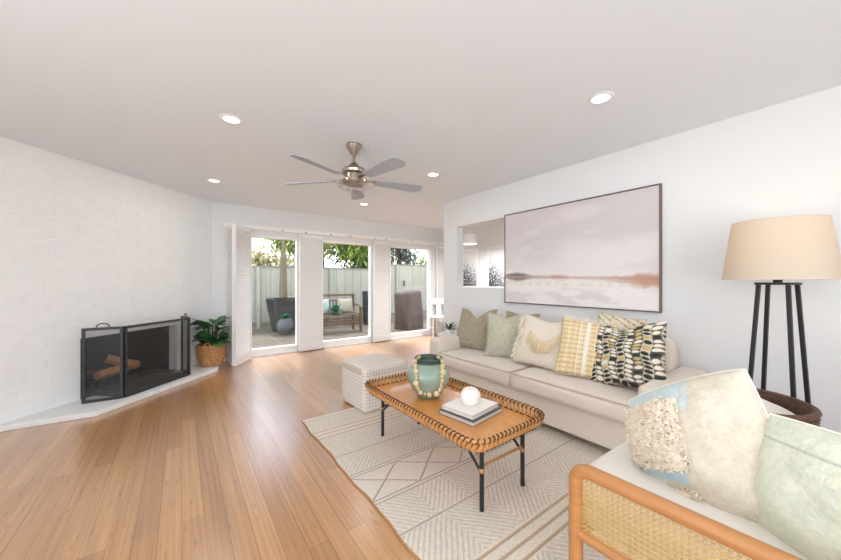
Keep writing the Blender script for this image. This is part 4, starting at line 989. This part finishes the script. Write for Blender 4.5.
# grill cover
gc = thing('grill_cover', 'grill under a brown fabric cover outside the last glass door', 'covered grill', (5.12, 7.5, GZ), R(18))
n = 40; m = MB(); vs = []; rows_ = 16
def sq(t, hx, hy):
    c, s_ = math.cos(t), math.sin(t); k = (abs(c) ** 6 + abs(s_) ** 6) ** (-1 / 6); return c * k * hx, s_ * k * hy
N2 = 72
for j in range(rows_ + 1):
    v = j / rows_; z = .02 + 1.02 * v; ins = 1 - .04 * v if v < .93 else 1 - .04 - .1 * ((v - .93) / .07) ** 2
    for k in range(N2):
        t = 2 * PI * k / N2; x, y = sq(t, .37 * ins, .28 * ins); f = 1 + .07 * (1 - v) ** .8 * math.sin(k * .62 + 3.5 * v) + .05 * math.sin(k * .29 + v * 6) * (1 - v * .6)
        vs.append((x * f, y * f, z + (.03 * math.cos(t) if v > .9 else 0)))
fs = [(j * N2 + k, j * N2 + (k + 1) % N2, (j + 1) * N2 + (k + 1) % N2, (j + 1) * N2 + k) for j in range(rows_) for k in range(N2)] + [tuple(range(rows_ * N2, (rows_ + 1) * N2))]
m.add(vs, fs); m.build('cover', M['cover'], gc, smooth=70)
# trees and hedge beyond the fence
def tree(label, loc, rx, rz_, cz, cnt, mt, lsz, seed, name='garden_tree', ry=None, cat='tree', trunk=True, cl=1.0):
    t = thing(name, label, cat, loc); random.seed(seed); m = MB(); ry = ry or rx; cen = []
    for _ in range(26): a = random.uniform(0, 2 * PI); b = random.uniform(-1, 1); q = random.random() ** .4; cen.append(Vector((rx * q * math.cos(a) * math.sqrt(1 - b * b), ry * q * math.sin(a) * math.sqrt(1 - b * b), rz_ * q * b)))
    for _ in range(cnt):
        c = random.choice(cen); p = c + Vector((random.gauss(0, 1), random.gauss(0, 1), random.gauss(0, .8))) * rx * .2 * cl
        d = Vector((random.uniform(-1, 1), random.uniform(-1, 1), random.uniform(-.8, .6))); leaf(m, (p.x, p.y, p.z + cz), d, lsz * random.uniform(.7, 1.3), lsz * .45, .4, .1, n=2)
    m.build('foliage', M[mt], t)
    if trunk:
        b = MB(); b.tube([(0, 0, 0), (.05, 0, cz * .6), (0, .05, cz)], [.12, .09, .05], 8)
        for c in cen[:8]: b.tube([(0, .02, cz * .75), (c.x * .8, c.y * .8, cz + c.z * .8)], [.04, .012], 5)
        b.build('trunk', M['bark'], t, smooth=60)
    return t
tree('loose yellowish shrub behind the fence, seen through the first glass door', (2.0, 11.6, GZ - .02), 1.5, .35, 1.75, 2600, 'leafy2', .22, 1, 'garden_shrub', .5, 'shrub')
tree('bright green tree behind the fence, seen through the second glass door', (4.3, 12.2, GZ - .02), 1.5, 1.3, 3.0, 5200, 'leafy', .26, 2)
tree('dark green tree behind the fence, right of the bright green tree', (6.4, 12.8, GZ - .02), 1.4, 1.4, 3.0, 5600, 'leafd', .26, 3)
tree('dark leaved tree overhanging the left of the view through the last glass door', (7.2, 11.2, GZ - .02), .8, .9, 2.9, 1100, 'leafb', .22, 4)
tree('clipped yellow green hedge above the taller fence section', (9.5, 12.3, GZ - .02), 2.6, .35, 1.95, 2600, 'leafy', .2, 5, 'garden_hedge', .5, 'hedge')
